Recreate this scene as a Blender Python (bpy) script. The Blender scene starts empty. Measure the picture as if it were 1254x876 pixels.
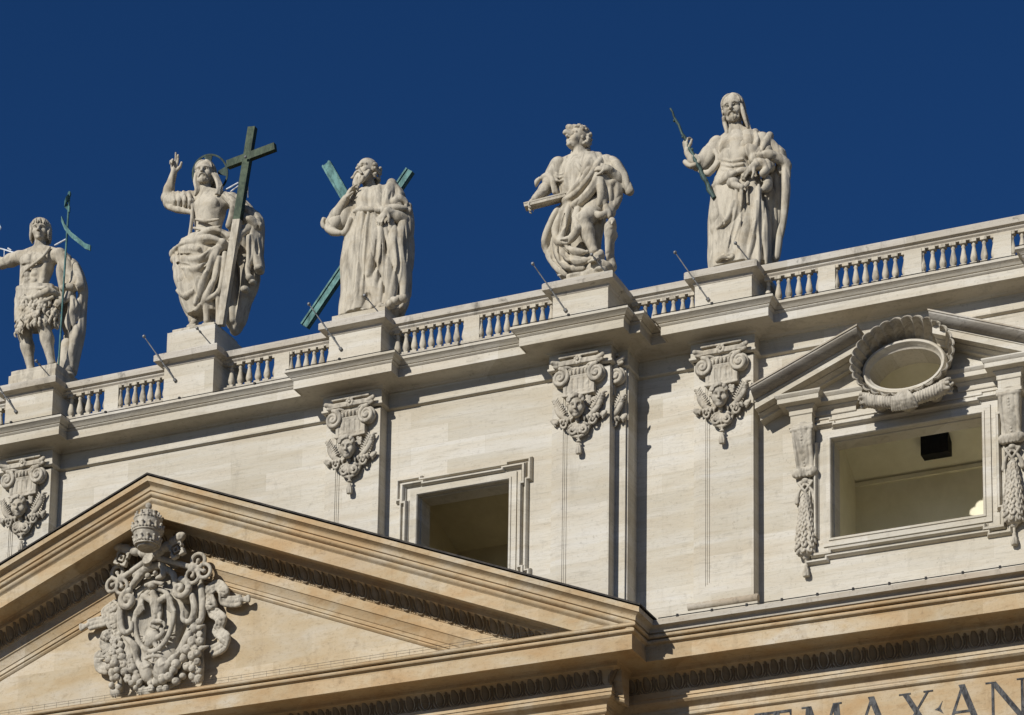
import bpy, math, random
import numpy as np
from mathutils import Vector, Matrix, geometry
R = math.radians
rnd = random.Random(7)
scene = bpy.context.scene
col = scene.collection

# ------------------------------------------------------------------ camera
cam_d = bpy.data.cameras.new('camera'); cam = bpy.data.objects.new('camera', cam_d); col.objects.link(cam)
cam_d.sensor_fit = 'HORIZONTAL'; cam_d.sensor_width = 36.0; cam_d.lens = 97.347
cam_d.shift_x = -0.2097; cam_d.shift_y = 0.815
cam_d.clip_start = 1.0; cam_d.clip_end = 3000.0
cam.location = (45.987, -72.546, 1.7)
_y, _p = R(20.788), R(10.688)
_f = Vector((-math.sin(_y)*math.cos(_p), math.cos(_y)*math.cos(_p), math.sin(_p)))
_r = Vector((math.cos(_y), math.sin(_y), 0)); _u = _r.cross(_f)
cam.rotation_euler = Matrix((_r, _u, -_f)).transposed().to_euler()
scene.camera = cam

# ------------------------------------------------------------------ sky and sun
SUN = Vector((0.33, 1.0, -0.58)).normalized()          # the way the light travels
EL = math.asin(-SUN.z)
world = bpy.data.worlds.new('World'); scene.world = world; world.use_nodes = True
nt = world.node_tree; nt.nodes.clear()
sky = nt.nodes.new('ShaderNodeTexSky'); sky.sky_type = 'NISHITA'; sky.sun_disc = False
sky.sun_elevation = EL; sky.sun_rotation = math.atan2(-SUN.x, -SUN.y)
sky.altitude = 2500; sky.air_density = 0.8; sky.dust_density = 0.0; sky.ozone_density = 4.0
hsv = nt.nodes.new('ShaderNodeHueSaturation'); hsv.inputs['Saturation'].default_value = 1.215; hsv.inputs['Value'].default_value = 0.60
hsv.inputs['Hue'].default_value = 0.507
bg = nt.nodes.new('ShaderNodeBackground'); bg.inputs['Strength'].default_value = 0.11
wo = nt.nodes.new('ShaderNodeOutputWorld')
nt.links.new(sky.outputs[0], hsv.inputs['Color']); nt.links.new(hsv.outputs[0], bg.inputs['Color']); nt.links.new(bg.outputs[0], wo.inputs[0])
sd = bpy.data.lights.new('sun', 'SUN'); sd.energy = 4.9; sd.angle = R(0.53); sd.color = (1.0, 0.965, 0.91)
so = bpy.data.objects.new('sun', sd); col.objects.link(so); so.location = (-40, -120, 90)
so.rotation_euler = SUN.to_track_quat('-Z', 'Y').to_euler()
scene.view_settings.view_transform = 'Standard'; scene.view_settings.look = 'None'
scene.view_settings.exposure = 0.0; scene.view_settings.gamma = 1.0
scene.view_settings.use_curve_mapping = False

# ------------------------------------------------------------------ materials
def newmat(name):
    m = bpy.data.materials.new(name); m.use_nodes = True
    t = m.node_tree; t.nodes.clear()
    o = t.nodes.new('ShaderNodeOutputMaterial'); b = t.nodes.new('ShaderNodeBsdfPrincipled')
    t.links.new(b.outputs[0], o.inputs[0]); b.inputs['Specular IOR Level'].default_value = 0.25
    return m, t, b
class NT:
    def __init__(s, t): s.t = t
    def n(s, ty, **k):
        x = s.t.nodes.new(ty)
        for a, v in k.items(): setattr(x, a, v)
        return x
    def l(s, a, b): s.t.links.new(a, b)
    def noise(s, vec, scale, detail=4, rough=.55, dist=0):
        x = s.n('ShaderNodeTexNoise'); x.inputs['Scale'].default_value = scale; x.inputs['Detail'].default_value = detail
        x.inputs['Roughness'].default_value = rough; x.inputs['Distortion'].default_value = dist; s.l(vec, x.inputs['Vector']); return x.outputs['Fac']
    def ramp(s, fac, *stops):
        x = s.n('ShaderNodeValToRGB'); e = x.color_ramp.elements
        while len(e) < len(stops): e.new(.5)
        for q, (p, c) in zip(e, stops):
            q.position = p; q.color = (c, c, c, 1) if isinstance(c, (int, float)) else (*c, 1)
        s.l(fac, x.inputs[0]); return x.outputs['Color']
    def mix(s, fac, a, b, mode='MIX'):
        x = s.n('ShaderNodeMix', data_type='RGBA', blend_type=mode)
        for sock, v in ((x.inputs[0], fac), (x.inputs[6], a), (x.inputs[7], b)):
            if isinstance(v, (int, float)): sock.default_value = v
            elif isinstance(v, tuple): sock.default_value = (*v, 1)
            else: s.l(v, sock)
        return x.outputs[2]
    def pos(s, scale=(1, 1, 1), rot=(0, 0, 0)):
        g = s.n('ShaderNodeNewGeometry'); m = s.n('ShaderNodeMapping'); m.inputs['Scale'].default_value = scale; m.inputs['Rotation'].default_value = rot
        s.l(g.outputs['Position'], m.inputs['Vector']); return m.outputs[0]
    def bump(s, b, h, strength, dist=.03):
        x = s.n('ShaderNodeBump'); x.inputs['Strength'].default_value = strength; x.inputs['Distance'].default_value = dist
        s.l(h, x.inputs['Height']); s.l(x.outputs[0], b.inputs['Normal'])

def travertine(name, c1, c2, c3, dark, bw=2.6, bh=.62, stain=.5, grime=.35, bed=1.0):
    """bedded travertine: pale and warm beds, ashlar joints, pits and dark weather stains"""
    m, t, b = newmat(name); N = NT(t)
    p = N.pos()
    beds = N.noise(N.pos((.22/bed, .22/bed, 2.6*bed)), 1.0, 5, .62, .4)
    base = N.ramp(beds, (.32, c2), (.5, c1), (.68, c3))
    big = N.noise(N.pos((.35, .35, .5)), 1.0, 3, .55)
    base = N.mix(N.ramp(big, (.5, 0.0), (.66, .55)), base, c2)
    g = N.n('ShaderNodeNewGeometry'); sx = N.n('ShaderNodeSeparateXYZ'); N.l(g.outputs['Position'], sx.inputs[0])
    ad = N.n('ShaderNodeMath', operation='ADD'); N.l(sx.outputs['X'], ad.inputs[0]); N.l(sx.outputs['Y'], ad.inputs[1])
    cb = N.n('ShaderNodeCombineXYZ'); N.l(ad.outputs[0], cb.inputs['X']); N.l(sx.outputs['Z'], cb.inputs['Y'])
    br = N.n('ShaderNodeTexBrick'); N.l(cb.outputs[0], br.inputs['Vector'])
    br.inputs['Scale'].default_value = 1; br.inputs['Brick Width'].default_value = bw; br.inputs['Row Height'].default_value = bh
    br.inputs['Mortar Size'].default_value = .007; br.inputs['Mortar Smooth'].default_value = .3; br.inputs['Bias'].default_value = -.1
    br.inputs['Color1'].default_value = (1.06, 1.06, 1.07, 1); br.inputs['Color2'].default_value = (.83, .805, .75, 1); br.inputs['Mortar'].default_value = (.86, .84, .80, 1)
    base = N.mix(.8, base, br.outputs['Color'], 'MULTIPLY')
    veins = N.noise(N.pos((1.1/bed, 1.1/bed, 13*bed)), 1.0, 6, .7, .8)
    base = N.mix(N.ramp(veins, (.54, 0.0), (.72, .55)), base, tuple(x*.60 for x in c2))
    fine = N.noise(N.pos((2.6/bed, 2.6/bed, 34*bed)), 1.0, 5, .7, .5)
    base = N.mix(N.ramp(fine, (.55, 0.0), (.72, .45)), base, tuple(x*.55 for x in c2))
    pits = N.noise(p, 9.0, 6, .75)
    base = N.mix(N.ramp(pits, (.57, 0.0), (.70, .6)), base, tuple(x*.5 for x in c2))
    st = N.noise(N.pos((1.1, 1.1, .28)), 1.0, 6, .72, .6)
    base = N.mix(N.ramp(st, (.56, 0.0), (.80, stain)), base, dark)
    gr = N.noise(N.pos((2.2, 2.2, 2.2)), 1.0, 8, .75, .3)
    base = N.mix(N.ramp(gr, (.57, 0.0), (.74, grime)), base, dark)
    N.l(base, b.inputs['Base Color']); b.inputs['Roughness'].default_value = .85
    N.bump(b, N.mix(.5, pits, veins), .5, .03)
    return m
M = {}
M['attic'] = travertine('attic travertine', (.505, .468, .388), (.465, .415, .325), (.525, .50, .44), (.15, .13, .10), stain=.42, grime=.34)
M['ochre'] = travertine('ochre travertine', (.435, .342, .215), (.395, .268, .14), (.47, .415, .32), (.12, .08, .045), bw=2.2, bh=1.3, stain=.5, grime=.45, bed=.45)
M['dark_ochre'] = travertine('darker ochre travertine', (.20, .155, .10), (.16, .115, .065), (.24, .20, .15), (.05, .04, .03), stain=.6, grime=.6)  # darker version of the ochre stone, used on the egg and dart
M['tymp'] = travertine('tympanum travertine', (.46, .385, .27), (.42, .32, .19), (.48, .43, .345), (.17, .12, .07), bw=2.7, bh=.85, stain=.4, grime=.42, bed=.5)
M['sill'] = travertine('ledge travertine', (.403, .360, .288), (.360, .295, .216), (.432, .403, .346), (.072, .061, .050), stain=.7, grime=.6)
M['rail'] = travertine('coping travertine', (.44, .405, .345), (.38, .34, .275), (.46, .44, .39), (.036, .032, .025), bw=1.9, bh=3, stain=1.0, grime=.95)

M['crust'] = travertine('weather-blackened travertine', (.32, .295, .25), (.22, .195, .165), (.38, .36, .315), (.045, .04, .035), stain=.9, grime=.8)

def statue_stone(name, light, mid, dark, amt=.6, chisel=4.0, depth=.06, drop=1.0):
    m, t, b = newmat(name); N = NT(t)
    a = N.noise(N.pos((1, 1, 1.4)), 1.3, 6, .65, .5)
    base = N.ramp(a, (.3, mid), (.52, light), (.72, tuple(x*1.06 for x in light)))
    s = N.noise(N.pos((3.0, 3.0, .75)), 1.0, 8, .72, .9)
    base = N.mix(N.ramp(s, (.47, 0.0), (.57, amt*.5), (.68, amt)), base, dark)
    sp = N.noise(N.pos(), 11, 6, .75)
    base = N.mix(N.ramp(sp, (.60, 0.0), (.74, .6)), base, tuple(x*.5 for x in mid))
    N.l(base, b.inputs['Base Color']); b.inputs['Roughness'].default_value = .9
    rg = N.n('ShaderNodeTexNoise', noise_type='RIDGED_MULTIFRACTAL'); rg.inputs['Scale'].default_value = chisel; rg.inputs['Detail'].default_value = 2.5
    rg.inputs['Roughness'].default_value = .45; rg.inputs['Distortion'].default_value = .35; N.l(N.pos((1, 1, drop)), rg.inputs['Vector'])
    b1 = N.n('ShaderNodeBump'); b1.inputs['Strength'].default_value = .75; b1.inputs['Distance'].default_value = depth; b1.invert = True; N.l(rg.outputs['Fac'], b1.inputs['Height'])
    b2 = N.n('ShaderNodeBump'); b2.inputs['Strength'].default_value = .45; b2.inputs['Distance'].default_value = .03; N.l(N.mix(.5, sp, s), b2.inputs['Height']); N.l(b1.outputs[0], b2.inputs['Normal']); N.l(b2.outputs[0], b.inputs['Normal'])
    return m
M['stone'] = statue_stone('weathered statue stone', (.46, .415, .33), (.385, .33, .24), (.062, .054, .044), .6, 4.0, .05)
M['cloth'] = statue_stone('weathered stone drapery', (.46, .415, .33), (.385, .33, .24), (.062, .054, .044), .55, 1.9, .20, .38)
M['carving'] = statue_stone('carved grey stone', (.435, .395, .32), (.36, .315, .24), (.06, .053, .043), .6, 4.2, .07)

def metal_mat(name, c1, c2, rough=.6, metallic=.35, scale=3):
    m, t, b = newmat(name); N = NT(t)
    a = N.noise(N.pos((1, 1, .6)), scale, 6, .7, .5)
    N.l(N.mix(N.ramp(N.noise(N.pos((3, 3, .5)), 1.6, 6, .7, .4), (.5, 0.0), (.66, .7)), N.ramp(a, (.40, c2), (.58, c1)), tuple(x*.45 for x in c2)), b.inputs['Base Color']); b.inputs['Roughness'].default_value = rough; b.inputs['Metallic'].default_value = metallic
    N.bump(b, a, .25, .02); return m
M['green'] = metal_mat('dark green bronze', (.055, .075, .045), (.02, .034, .02), .65, .2, 5)
M['verdigris'] = metal_mat('verdigris bronze', (.10, .205, .19), (.04, .10, .095), .65, .2, 5)
M['clubmetal'] = metal_mat('dull green bronze', (.075, .115, .10), (.03, .05, .045), .65, .2, 5)
M['darkbronze'] = metal_mat('blackened bronze', (.05, .075, .06), (.02, .03, .025), .6, .3, 5)
M['steel'] = metal_mat('grey galvanised steel', (.26, .26, .255), (.15, .15, .148), .5, .4, 8)
M['brace'] = metal_mat('pale painted steel', (.68, .71, .74), (.55, .58, .6), .5, .1, 8)
M['lead'] = metal_mat('dark sheet lead', (.055, .047, .038), (.02, .017, .014), .75, .1, 2)
M['cable'] = metal_mat('black cable', (.02, .02, .02), (.012, .012, .012), .7, 0, 4)
M['letter'] = metal_mat('blackened letter metal', (.085, .085, .085), (.015, .015, .017), .7, .1, 7)
M['vent'] = metal_mat('black speaker cloth', (.012, .012, .012), (.006, .006, .006), .8, 0, 9)
def plain(name, c1, c2, rough=.9, scale=1.5):
    m, t, b = newmat(name); N = NT(t)
    a = N.noise(N.pos((1, 1, .8)), scale, 6, .65, .3)
    N.l(N.ramp(a, (.35, c2), (.65, c1)), b.inputs['Base Color']); b.inputs['Roughness'].default_value = rough
    N.bump(b, a, .1, .02); return m
M['plaster'] = plain('cream plaster', (.80, .75, .58), (.72, .67, .50))
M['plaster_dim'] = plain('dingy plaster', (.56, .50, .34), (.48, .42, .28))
M['paving'] = plain('pale piazza paving', (.17, .135, .095), (.12, .098, .07), .9, .3)

# ------------------------------------------------------------------ mesh helpers
class MB:
    def __init__(s): s.v = []; s.f = []
    def add(s, vs, fs):
        o = len(s.v); s.v += [tuple(map(float, v)) for v in vs]; s.f += [tuple(o+i for i in f) for f in fs]; return s
    def box(s, x0, x1, y0, y1, z0, z1):
        return s.add([(x0,y0,z0),(x1,y0,z0),(x1,y1,z0),(x0,y1,z0),(x0,y0,z1),(x1,y0,z1),(x1,y1,z1),(x0,y1,z1)],
                     [(0,3,2,1),(4,5,6,7),(0,1,5,4),(1,2,6,5),(2,3,7,6),(3,0,4,7)])
    def prism(s, loops, y0, y1):
        """loops of (x, z): an outline and its holes, extruded from y0 (front) to y1"""
        vs = [p for lp in loops for p in lp]; n = len(vs)
        tris = geometry.tessellate_polygon([[Vector((x, z, 0)) for x, z in lp] for lp in loops])
        fs = []
        for t in tris:
            a, b, c = (Vector(vs[i]) for i in t)
            if (b-a).cross(c-a) < 0: t = (t[0], t[2], t[1])
            fs.append(tuple(t)); fs.append(tuple(n+i for i in reversed(t)))
        o = 0
        for k, lp in enumerate(loops):
            m = len(lp); area = sum(lp[i][0]*lp[(i+1) % m][1]-lp[(i+1) % m][0]*lp[i][1] for i in range(m))
            ccw = (area > 0) == (k == 0)
            for i in range(m):
                a, b = o+i, o+(i+1) % m
                fs.append((a, n+a, n+b, b) if ccw else (a, b, n+b, n+a))
            o += m
        return s.add([(x, y0, z) for x, z in vs]+[(x, y1, z) for x, z in vs], fs)
    def sweep(s, prof, path, caps=True):
        """profile of (d, z) outward/up, along a plan path (x, y); outward is right of travel rotated -90 (front for +x)"""
        k = len(path); rings = []
        for i, p in enumerate(path):
            ns = []
            for a, b in ((i-1, i), (i, i+1)):
                if 0 <= a and b < k:
                    dx, dy = path[b][0]-path[a][0], path[b][1]-path[a][1]; L = math.hypot(dx, dy); ns.append((dy/L, -dx/L))
            if len(ns) == 1: mx, my = ns[0]
            else:
                dd = 1+ns[0][0]*ns[1][0]+ns[0][1]*ns[1][1]; mx, my = (ns[0][0]+ns[1][0])/dd, (ns[0][1]+ns[1][1])/dd
            rings.append([(p[0]+mx*d, p[1]+my*d, z) for d, z in prof])
        return s.loft(rings, caps)
    def loft(s, rings, caps=True, closed=False):
        n = len(rings[0]); vs = [q for r in rings for q in r]; fs = []
        for i in range(len(rings)-1):
            for j in range(n if closed else n-1):
                a, b = i*n+j, i*n+(j+1) % n
                fs.append((a, a+n, b+n, b))
        if caps:
            fs.append(tuple(range(n))); fs.append(tuple((len(rings)-1)*n+j for j in reversed(range(n))))
        return s.add(vs, fs)
    def lathe(s, prof, c=(0, 0, 0), n=12, sx=1, sy=1):
        rings = [[(c[0]+r*sx*math.cos(2*math.pi*j/n), c[1]+r*sy*math.sin(2*math.pi*j/n), c[2]+z) for j in range(n)] for r, z in reversed(prof)]
        return s.loft(rings, True, True)
    def tube(s, pts, rad, n=8):
        pts = [Vector(p) for p in pts]; rings = []; ref = None
        for i, p in enumerate(pts):
            t = (pts[min(i+1, len(pts)-1)]-pts[max(i-1, 0)]).normalized()
            if ref is None: ref = t.orthogonal().normalized()
            u = (ref-t*ref.dot(t)); u = u.normalized() if u.length > 1e-6 else t.orthogonal().normalized(); ref = u; w = t.cross(u)
            r = rad[i] if isinstance(rad, (list, tuple)) else rad
            rings.append([tuple(p+(u*math.cos(a)+w*math.sin(a))*r) for a in (-2*math.pi*j/n for j in range(n))])
        return s.loft(rings, True, True)
    def ell(s, c, r, nu=12, nv=8, rot=None):
        r = (r, r, r) if isinstance(r, (int, float)) else r
        rings = []
        for i in range(nv+1):
            ph = math.pi*(1-i/nv); sp, cp = max(math.sin(ph), .001), math.cos(ph)
            ring = []
            for j in range(nu):
                a = -2*math.pi*j/nu; q = Vector((r[0]*sp*math.cos(a), r[1]*sp*math.sin(a), r[2]*cp))
                if rot: q = rot @ q
                ring.append((c[0]+q.x, c[1]+q.y, c[2]+q.z))
            rings.append(ring)
        return s.loft(rings, True, True)
    def build(s, name, mat, parent=None, smooth=None, recalc=False):
        me = bpy.data.meshes.new(name); me.from_pydata(s.v, [], s.f); me.materials.append(mat)
        if recalc:
            import bmesh
            b = bmesh.new(); b.from_mesh(me); bmesh.ops.recalc_face_normals(b, faces=b.faces); b.to_mesh(me); b.free()
        return link(name, me, parent, smooth)
def link(name, me, parent=None, smooth=None):
    if smooth is not None:
        me.polygons.foreach_set('use_smooth', [True]*len(me.polygons))
        if smooth < 180: me.set_sharp_from_angle(angle=R(smooth))
    o = bpy.data.objects.new(name, me); col.objects.link(o)
    if parent: o.parent = parent; o.matrix_parent_inverse = Matrix.Translation(-parent.location)
    return o
def thing(name, label, cat, loc=(0, 0, 0), group=None):
    o = bpy.data.objects.new(name, None); o.empty_display_size = .3; o.location = loc; col.objects.link(o)
    return tag(o, label, cat, group)
def tag(o, label, cat, group=None):
    o['label'] = label; o['category'] = cat
    if group: o['group'] = group
    return o
def empty_part(name, parent, loc=(0, 0, 0)):
    o = bpy.data.objects.new(name, None); o.location = loc; o.empty_display_size = .2; col.objects.link(o); o.parent = parent
    o.matrix_parent_inverse = Matrix.Translation(-parent.location); return o
def copy_tree(o, parent=None):
    c = o.copy(); col.objects.link(c)
    if parent: c.parent = parent
    for ch in list(o.children): copy_tree(ch, c)
    return c

# ================================================================== ground
gm = MB(); gm.add([(-1500, -1500, 0), (1500, -1500, 0), (1500, 1500, 0), (-1500, 1500, 0)], [(0, 1, 2, 3)])
o = gm.build('ground', M['paving']); o['kind'] = 'structure'

# ================================================================== the church front
REC = .9                    # the side bays stand this far behind the centre
XC = 15.16                  # corner between centre and side bay
HW = .98                    # half a pilaster
PIL = [(-6.25, 0.0), (5.97, 0.0), (13.84, 0.0), (18.17, REC), (29.55, REC)]
church = thing('church_front', 'travertine church front with pediment, attic storey and carved inscription', 'church')

def sect(mid, prof_hw=HW, proj=.48):
    """plan path of the attic front with a step round each pilaster"""
    path = [(-24, 0)]
    for x, y in PIL:
        if y > 0 and path[-1][1] == 0 : path += [(XC, 0), (XC, REC)]
        path += [(x-prof_hw, y), (x-prof_hw, y-proj), (x+prof_hw, y-proj), (x+prof_hw, y)]
        if x == PIL[2][0] and False: pass
    path += [(36, REC)]
    return path

def ellipse(cx, cz, rx, rz, n=48): return [(cx+rx*math.cos(2*math.pi*i/n), cz+rz*math.sin(2*math.pi*i/n)) for i in range(n)]
def rect(x0, x1, z0, z1): return [(x0, z0), (x1, z0), (x1, z1), (x0, z1)]
WL = (8.14, 11.28, 36.08, 39.22); WR = (21.48, 26.14, 36.08, 39.22)
OV = (23.87, 40.98, 1.12, .62)
w = MB(); w.prism([rect(-24, XC, 32.6, 43.6), rect(*WL)], 0, .75); w.box(XC-.75, XC, .751, REC+.7, 32.6, 43.6)
w.build('attic_wall', M['attic'], church)
w = MB(); w.prism([rect(XC+.001, 36, 32.6, 43.6), rect(*WR), ellipse(*OV)], REC, REC+.7)
w.build('attic_wall', M['attic'], church)

# rooms behind the openings
def room(x0, x1, y0, y1, z0, zc0, zc1):
    m = MB()
    def q(*p): m.add(p, [(0, 1, 2, 3)])
    q((x0, y1, z0), (x1, y1, z0), (x1, y1, zc1), (x0, y1, zc1))
    q((x0, y0, z0), (x0, y1, z0), (x0, y1, zc1), (x0, y0, zc0))
    q((x1, y1, z0), (x1, y0, z0), (x1, y0, zc0), (x1, y1, zc1))
    q((x0, y1, zc1), (x1, y1, zc1), (x1, y0, zc0), (x0, y0, zc0))
    q((x0, y0, z0), (x1, y0, z0), (x1, y1, z0), (x0, y1, z0))
    return m
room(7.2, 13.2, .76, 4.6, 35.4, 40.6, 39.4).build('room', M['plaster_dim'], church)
room(20.75, 28.6, REC+.71, 5.4, 35.4, 42.1, 39.95).build('room', M['plaster'], church)
rb = MB()
rb.box(20.752, 28.59, 5.30, 5.399, 39.78, 39.90); rb.build('room_cornice', M['plaster'], church)
rb = MB()
rb.box(23.26, 24.14, 4.2, 4.62, 39.92, 40.72); rb.box(23.32, 24.08, 4.19, 4.2, 39.98, 40.66)
rb.box(23.64, 23.76, 4.36, 4.46, 40.72, 41.0)
tag(rb.build('loudspeaker_box', M['vent']), 'black box hanging in the room behind the wide right window', 'loudspeaker')

# attic cornice
def arc(c, r, a0, a1, n=5): return [(c[0]+r*math.cos(R(a0+(a1-a0)*i/n)), c[1]+r*math.sin(R(a0+(a1-a0)*i/n))) for i in range(n+1)]
acp = [(0, 42.28), (.05, 42.29), (.10, 42.33), (.10, 42.39), (.06, 42.41), (.06, 42.84), (.11, 42.86), (.13, 42.90)] + \
      [(.13+.42*(1-math.cos(t)), 42.90+.07*math.sin(t)) for t in (.5, .9, 1.3, 1.57)] + \
      [(.60, 42.99), (.73, 42.99), (.73, 42.96), (.76, 42.96), (.76, 43.23), (.79, 43.25), (.82, 43.29), (.80, 43.32), (.84, 43.33), (.88, 43.38), (.95, 43.43), (.98, 43.45), (.98, 43.52), (.90, 43.55), (.02, 43.62), (-.1, 43.62)]
path = sect(0)
MB().sweep(acp, path).build('attic_cornice', M['attic'], church, 32)
cab = MB()
def along(path, d):
    out = []
    for i, p in enumerate(path):
        ns = []
        for a, b in ((i-1, i), (i, i+1)):
            if 0 <= a and b < len(path):
                dx, dy = path[b][0]-path[a][0], path[b][1]-path[a][1]; L = math.hypot(dx, dy); ns.append((dy/L, -dx/L))
        if len(ns) == 1: m = ns[0]
        else:
            dd = 1+ns[0][0]*ns[1][0]+ns[0][1]*ns[1][1]; m = ((ns[0][0]+ns[1][0])/dd, (ns[0][1]+ns[1][1])/dd)
        out.append((p[0]+m[0]*d, p[1]+m[1]*d))
    return out
pts = [(x, y, 43.565) for x, y in along(path, .95)]
cab.tube(pts, .014, 5)
for a, b in zip(pts, pts[1:]):
    L = math.dist(a, b); k = int(L/2.1)
    for i in range(k):
        t = (i+.5)/k; q = [a[j]+(b[j]-a[j])*t for j in range(3)]; cab.box(q[0]-.035, q[0]+.035, q[1]-.04, q[1]+.03, 43.545, 43.61)
tag(cab.build('lightning_cable', M['cable']), 'thin black cable clipped along the top edge of the attic cornice', 'cable')

# pilasters
def pilaster(x, y, hw=HW):
    m = MB(); yb = y; z0 = 34.3 if y > 0 else 33.0
    m.box(x-hw, x+hw, yb-.40, yb-.001, z0, 42.30)
    m.box(x-hw+.09, x-hw+.192, yb-.445, yb-.399, z0+.002, 42.20); m.box(x-hw+.045, x-hw+.091, yb-.42, yb-.398, z0+.003, 42.21)
    l, r = x-hw+.19, x+hw-.004
    q = lambda d: rect(l+d, r-d, z0+.45+d, 41.9-d)
    m.prism([rect(l, r, z0+.002, 42.20), q(.22)], yb-.48, yb-.399)
    for d0, d1, f in ((.22, .27, .458), (.27, .33, .44)): m.prism([q(d0-.001), q(d1)], yb-f, yb-.399)
    m.prism([q(.329)], yb-.418, yb-.398)
    if y > 0:
        m.box(x-hw-.14, x+hw+.14, yb-.55, yb-.001, z0-.7, z0-.06)
    return m
PO = []
for x, y in PIL:
    PO.append(pilaster(x, y).build('pilaster', M['attic'], church, 30))
    if y > 0:
        m = MB(); m.tube([(x-HW-.14+.07*i, y-.47, 34.37+.008*math.sin(i*1.7)) for i in range(int((2*HW+.28)/.07)+1)], [.125+.008*math.sin(i*2.9) for i in range(int((2*HW+.28)/.07)+1)], 12); m.build('base_moulding', M['sill'], PO[-1], 40)
# the half pilaster tucked into the corner of the centre bay
m = MB(); m.box(PIL[2][0]+HW-.1, XC-.001, -.04, .002, 33, 42.28); m.box(XC-.0005, XC+.05, .05, REC-.36, 33, 42.27)
m.build('corner_pilaster', M['attic'], church)

# eared stone frames round the two windows
def eared(x0, x1, z0, z1, w, e, h, low=True):
    """outline of a frame w wide with ears e wide and h tall at its corners"""
    a, b, c, d = x0-w, x1+w, z0-w, z1+w
    p = [(a, c+h), (a, d-h), (a-e, d-h), (a-e, d), (a+h, d), (a+h, d-e*.6), (b-h, d-e*.6), (b-h, d), (b+e, d), (b+e, d-h), (b, d-h)]
    if low: p += [(b, c+h), (b+e, c+h), (b+e, c), (b-h*.8, c), (b-h*.8, c+e*.9), (a+h*.8, c+e*.9), (a+h*.8, c), (a-e, c), (a-e, c+h)]
    else: p += [(b, c), (a, c)]
    return p
def inset(poly, d):
    n = len(poly); out = []
    for k in range(n):
        p0, p, p1 = poly[k-1], poly[k], poly[(k+1) % n]
        a_ = (p[0]-p0[0], p[1]-p0[1]); b_ = (p1[0]-p[0], p1[1]-p[1]); la, lb = math.hypot(*a_), math.hypot(*b_)
        na, nb = (-a_[1]/la, a_[0]/la), (-b_[1]/lb, b_[0]/lb); q = 1+na[0]*nb[0]+na[1]*nb[1]
        out.append((p[0]+(na[0]+nb[0])/q*d, p[1]+(na[1]+nb[1])/q*d))
    return out
def frame(nm, W, y, part, dw=0):
    x0, x1, z0, z1 = W
    def ring(poly, pf):
        if sum(poly[k][0]*poly[(k+1) % len(poly)][1]-poly[(k+1) % len(poly)][0]*poly[k][1] for k in range(len(poly))) < 0: poly = poly[::-1]
        m = MB(); m.loft([[(px, y-h, pz) for px, pz in inset(poly, d)] for d, h in pf], False, True); return m
    m = ring(eared(x0, x1, z0, z1, .66+dw, .12, .80), [(0, .001), (0, .06), (.02, .10), (.05, .155), (.09, .16), (.11, .12), (.115, .07), (.16, .065), (.165, .001)])
    m2 = ring(eared(x0, x1, z0, z1, .47+dw, .11, .72), [(0, .001), (0, .10), (.02, .13), (.03, .20), (.08, .215), (.115, .16), (.12, .10), (.15, .08), (.155, .001)])
    m3 = ring(rect(x0-.26, x1+.26, z0-.26, z1+.26), [(0, .001), (0, .10), (.17, .10), (.175, .135), (.23, .14), (.255, .10), (.257, -.1)])
    m.add(m2.v, m2.f); m.add(m3.v, m3.f); m.prism([rect(x0-.4-dw, x1+.4+dw, z0-.4-dw, z1+.4+dw), rect(x0-.003, x1+.003, z0-.003, z1+.003)], y-.05, y-.002)
    m.prism([rect(x0-.06, x1+.06, z0-.06, z1+.06), rect(x0+.03, x1-.03, z0+.03, z1-.03)], y+.10, y+.22)
    return m.build(nm, M['attic'], part, 30, True)
winL = empty_part('window', church, (9.7, 0, 36.08)); frame('frame', WL, 0, winL)
winR = empty_part('window', church, (23.8, REC, 36.08)); frame('frame', WR, REC, winR, .08)

# main entablature
edp = []      # ovolo curve carrying the egg and dart
for i in range(7):
    t = i/6*math.pi/2; edp.append((.34+.27*(1-math.cos(t)) + .0, 31.58+.44*math.sin(t)))
low = [(0, 30.80), (.05, 30.83), (.09, 30.86), (.10, 30.91), (.08, 30.95), (.10, 30.98), (.10, 31.08), (.12, 31.09), (.15, 31.115), (.29, 31.19), (.35, 31.245), (.36, 31.25), (.36, 31.355), (.39, 31.36), (.37, 31.56)] + edp + \
      [(.64, 32.03), (.66, 32.115), (.71, 32.165), (1.38, 32.172), (1.38, 32.09), (1.48, 32.09), (1.48, 32.55), (1.50, 32.57)] + arc((1.53, 32.645), .062, -75, 75, 5) + [(1.50, 32.715), (1.49, 32.735)] + arc((1.60, 32.79), .056, -80, 80, 5) + [(1.62, 32.85), (1.60, 32.87)]
low = [(-.6, 30.80)] + low + [(-.6, 32.90)]
sim = [(1.60, 32.871), (1.66, 32.875), (1.665, 32.94), (1.68, 32.985), (1.71, 33.01), (1.80, 33.025), (1.83, 33.03), (1.85, 33.03), (1.85, 33.19)]
YF, YT, XR = .12, -.96, 14.95
ep = [(-XR, YF), (-XR, YT), (XR, YT), (XR, YF), (40, YF)]
MB().sweep(low, [(-30, YF)]+ep).build('entablature', M['ochre'], church)
fr = MB(); fr.box(-XR+.002, XR-.002, YT, 2, 20, 30.81); fr.box(-30, 40, YF, 2, 20, 30.809)
fr.build('frieze', M['ochre'], church)
lw = MB(); lw.box(-32, 42, .5, 3, 0, 20); lw.build('lower_wall', M['ochre'], church)
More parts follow.
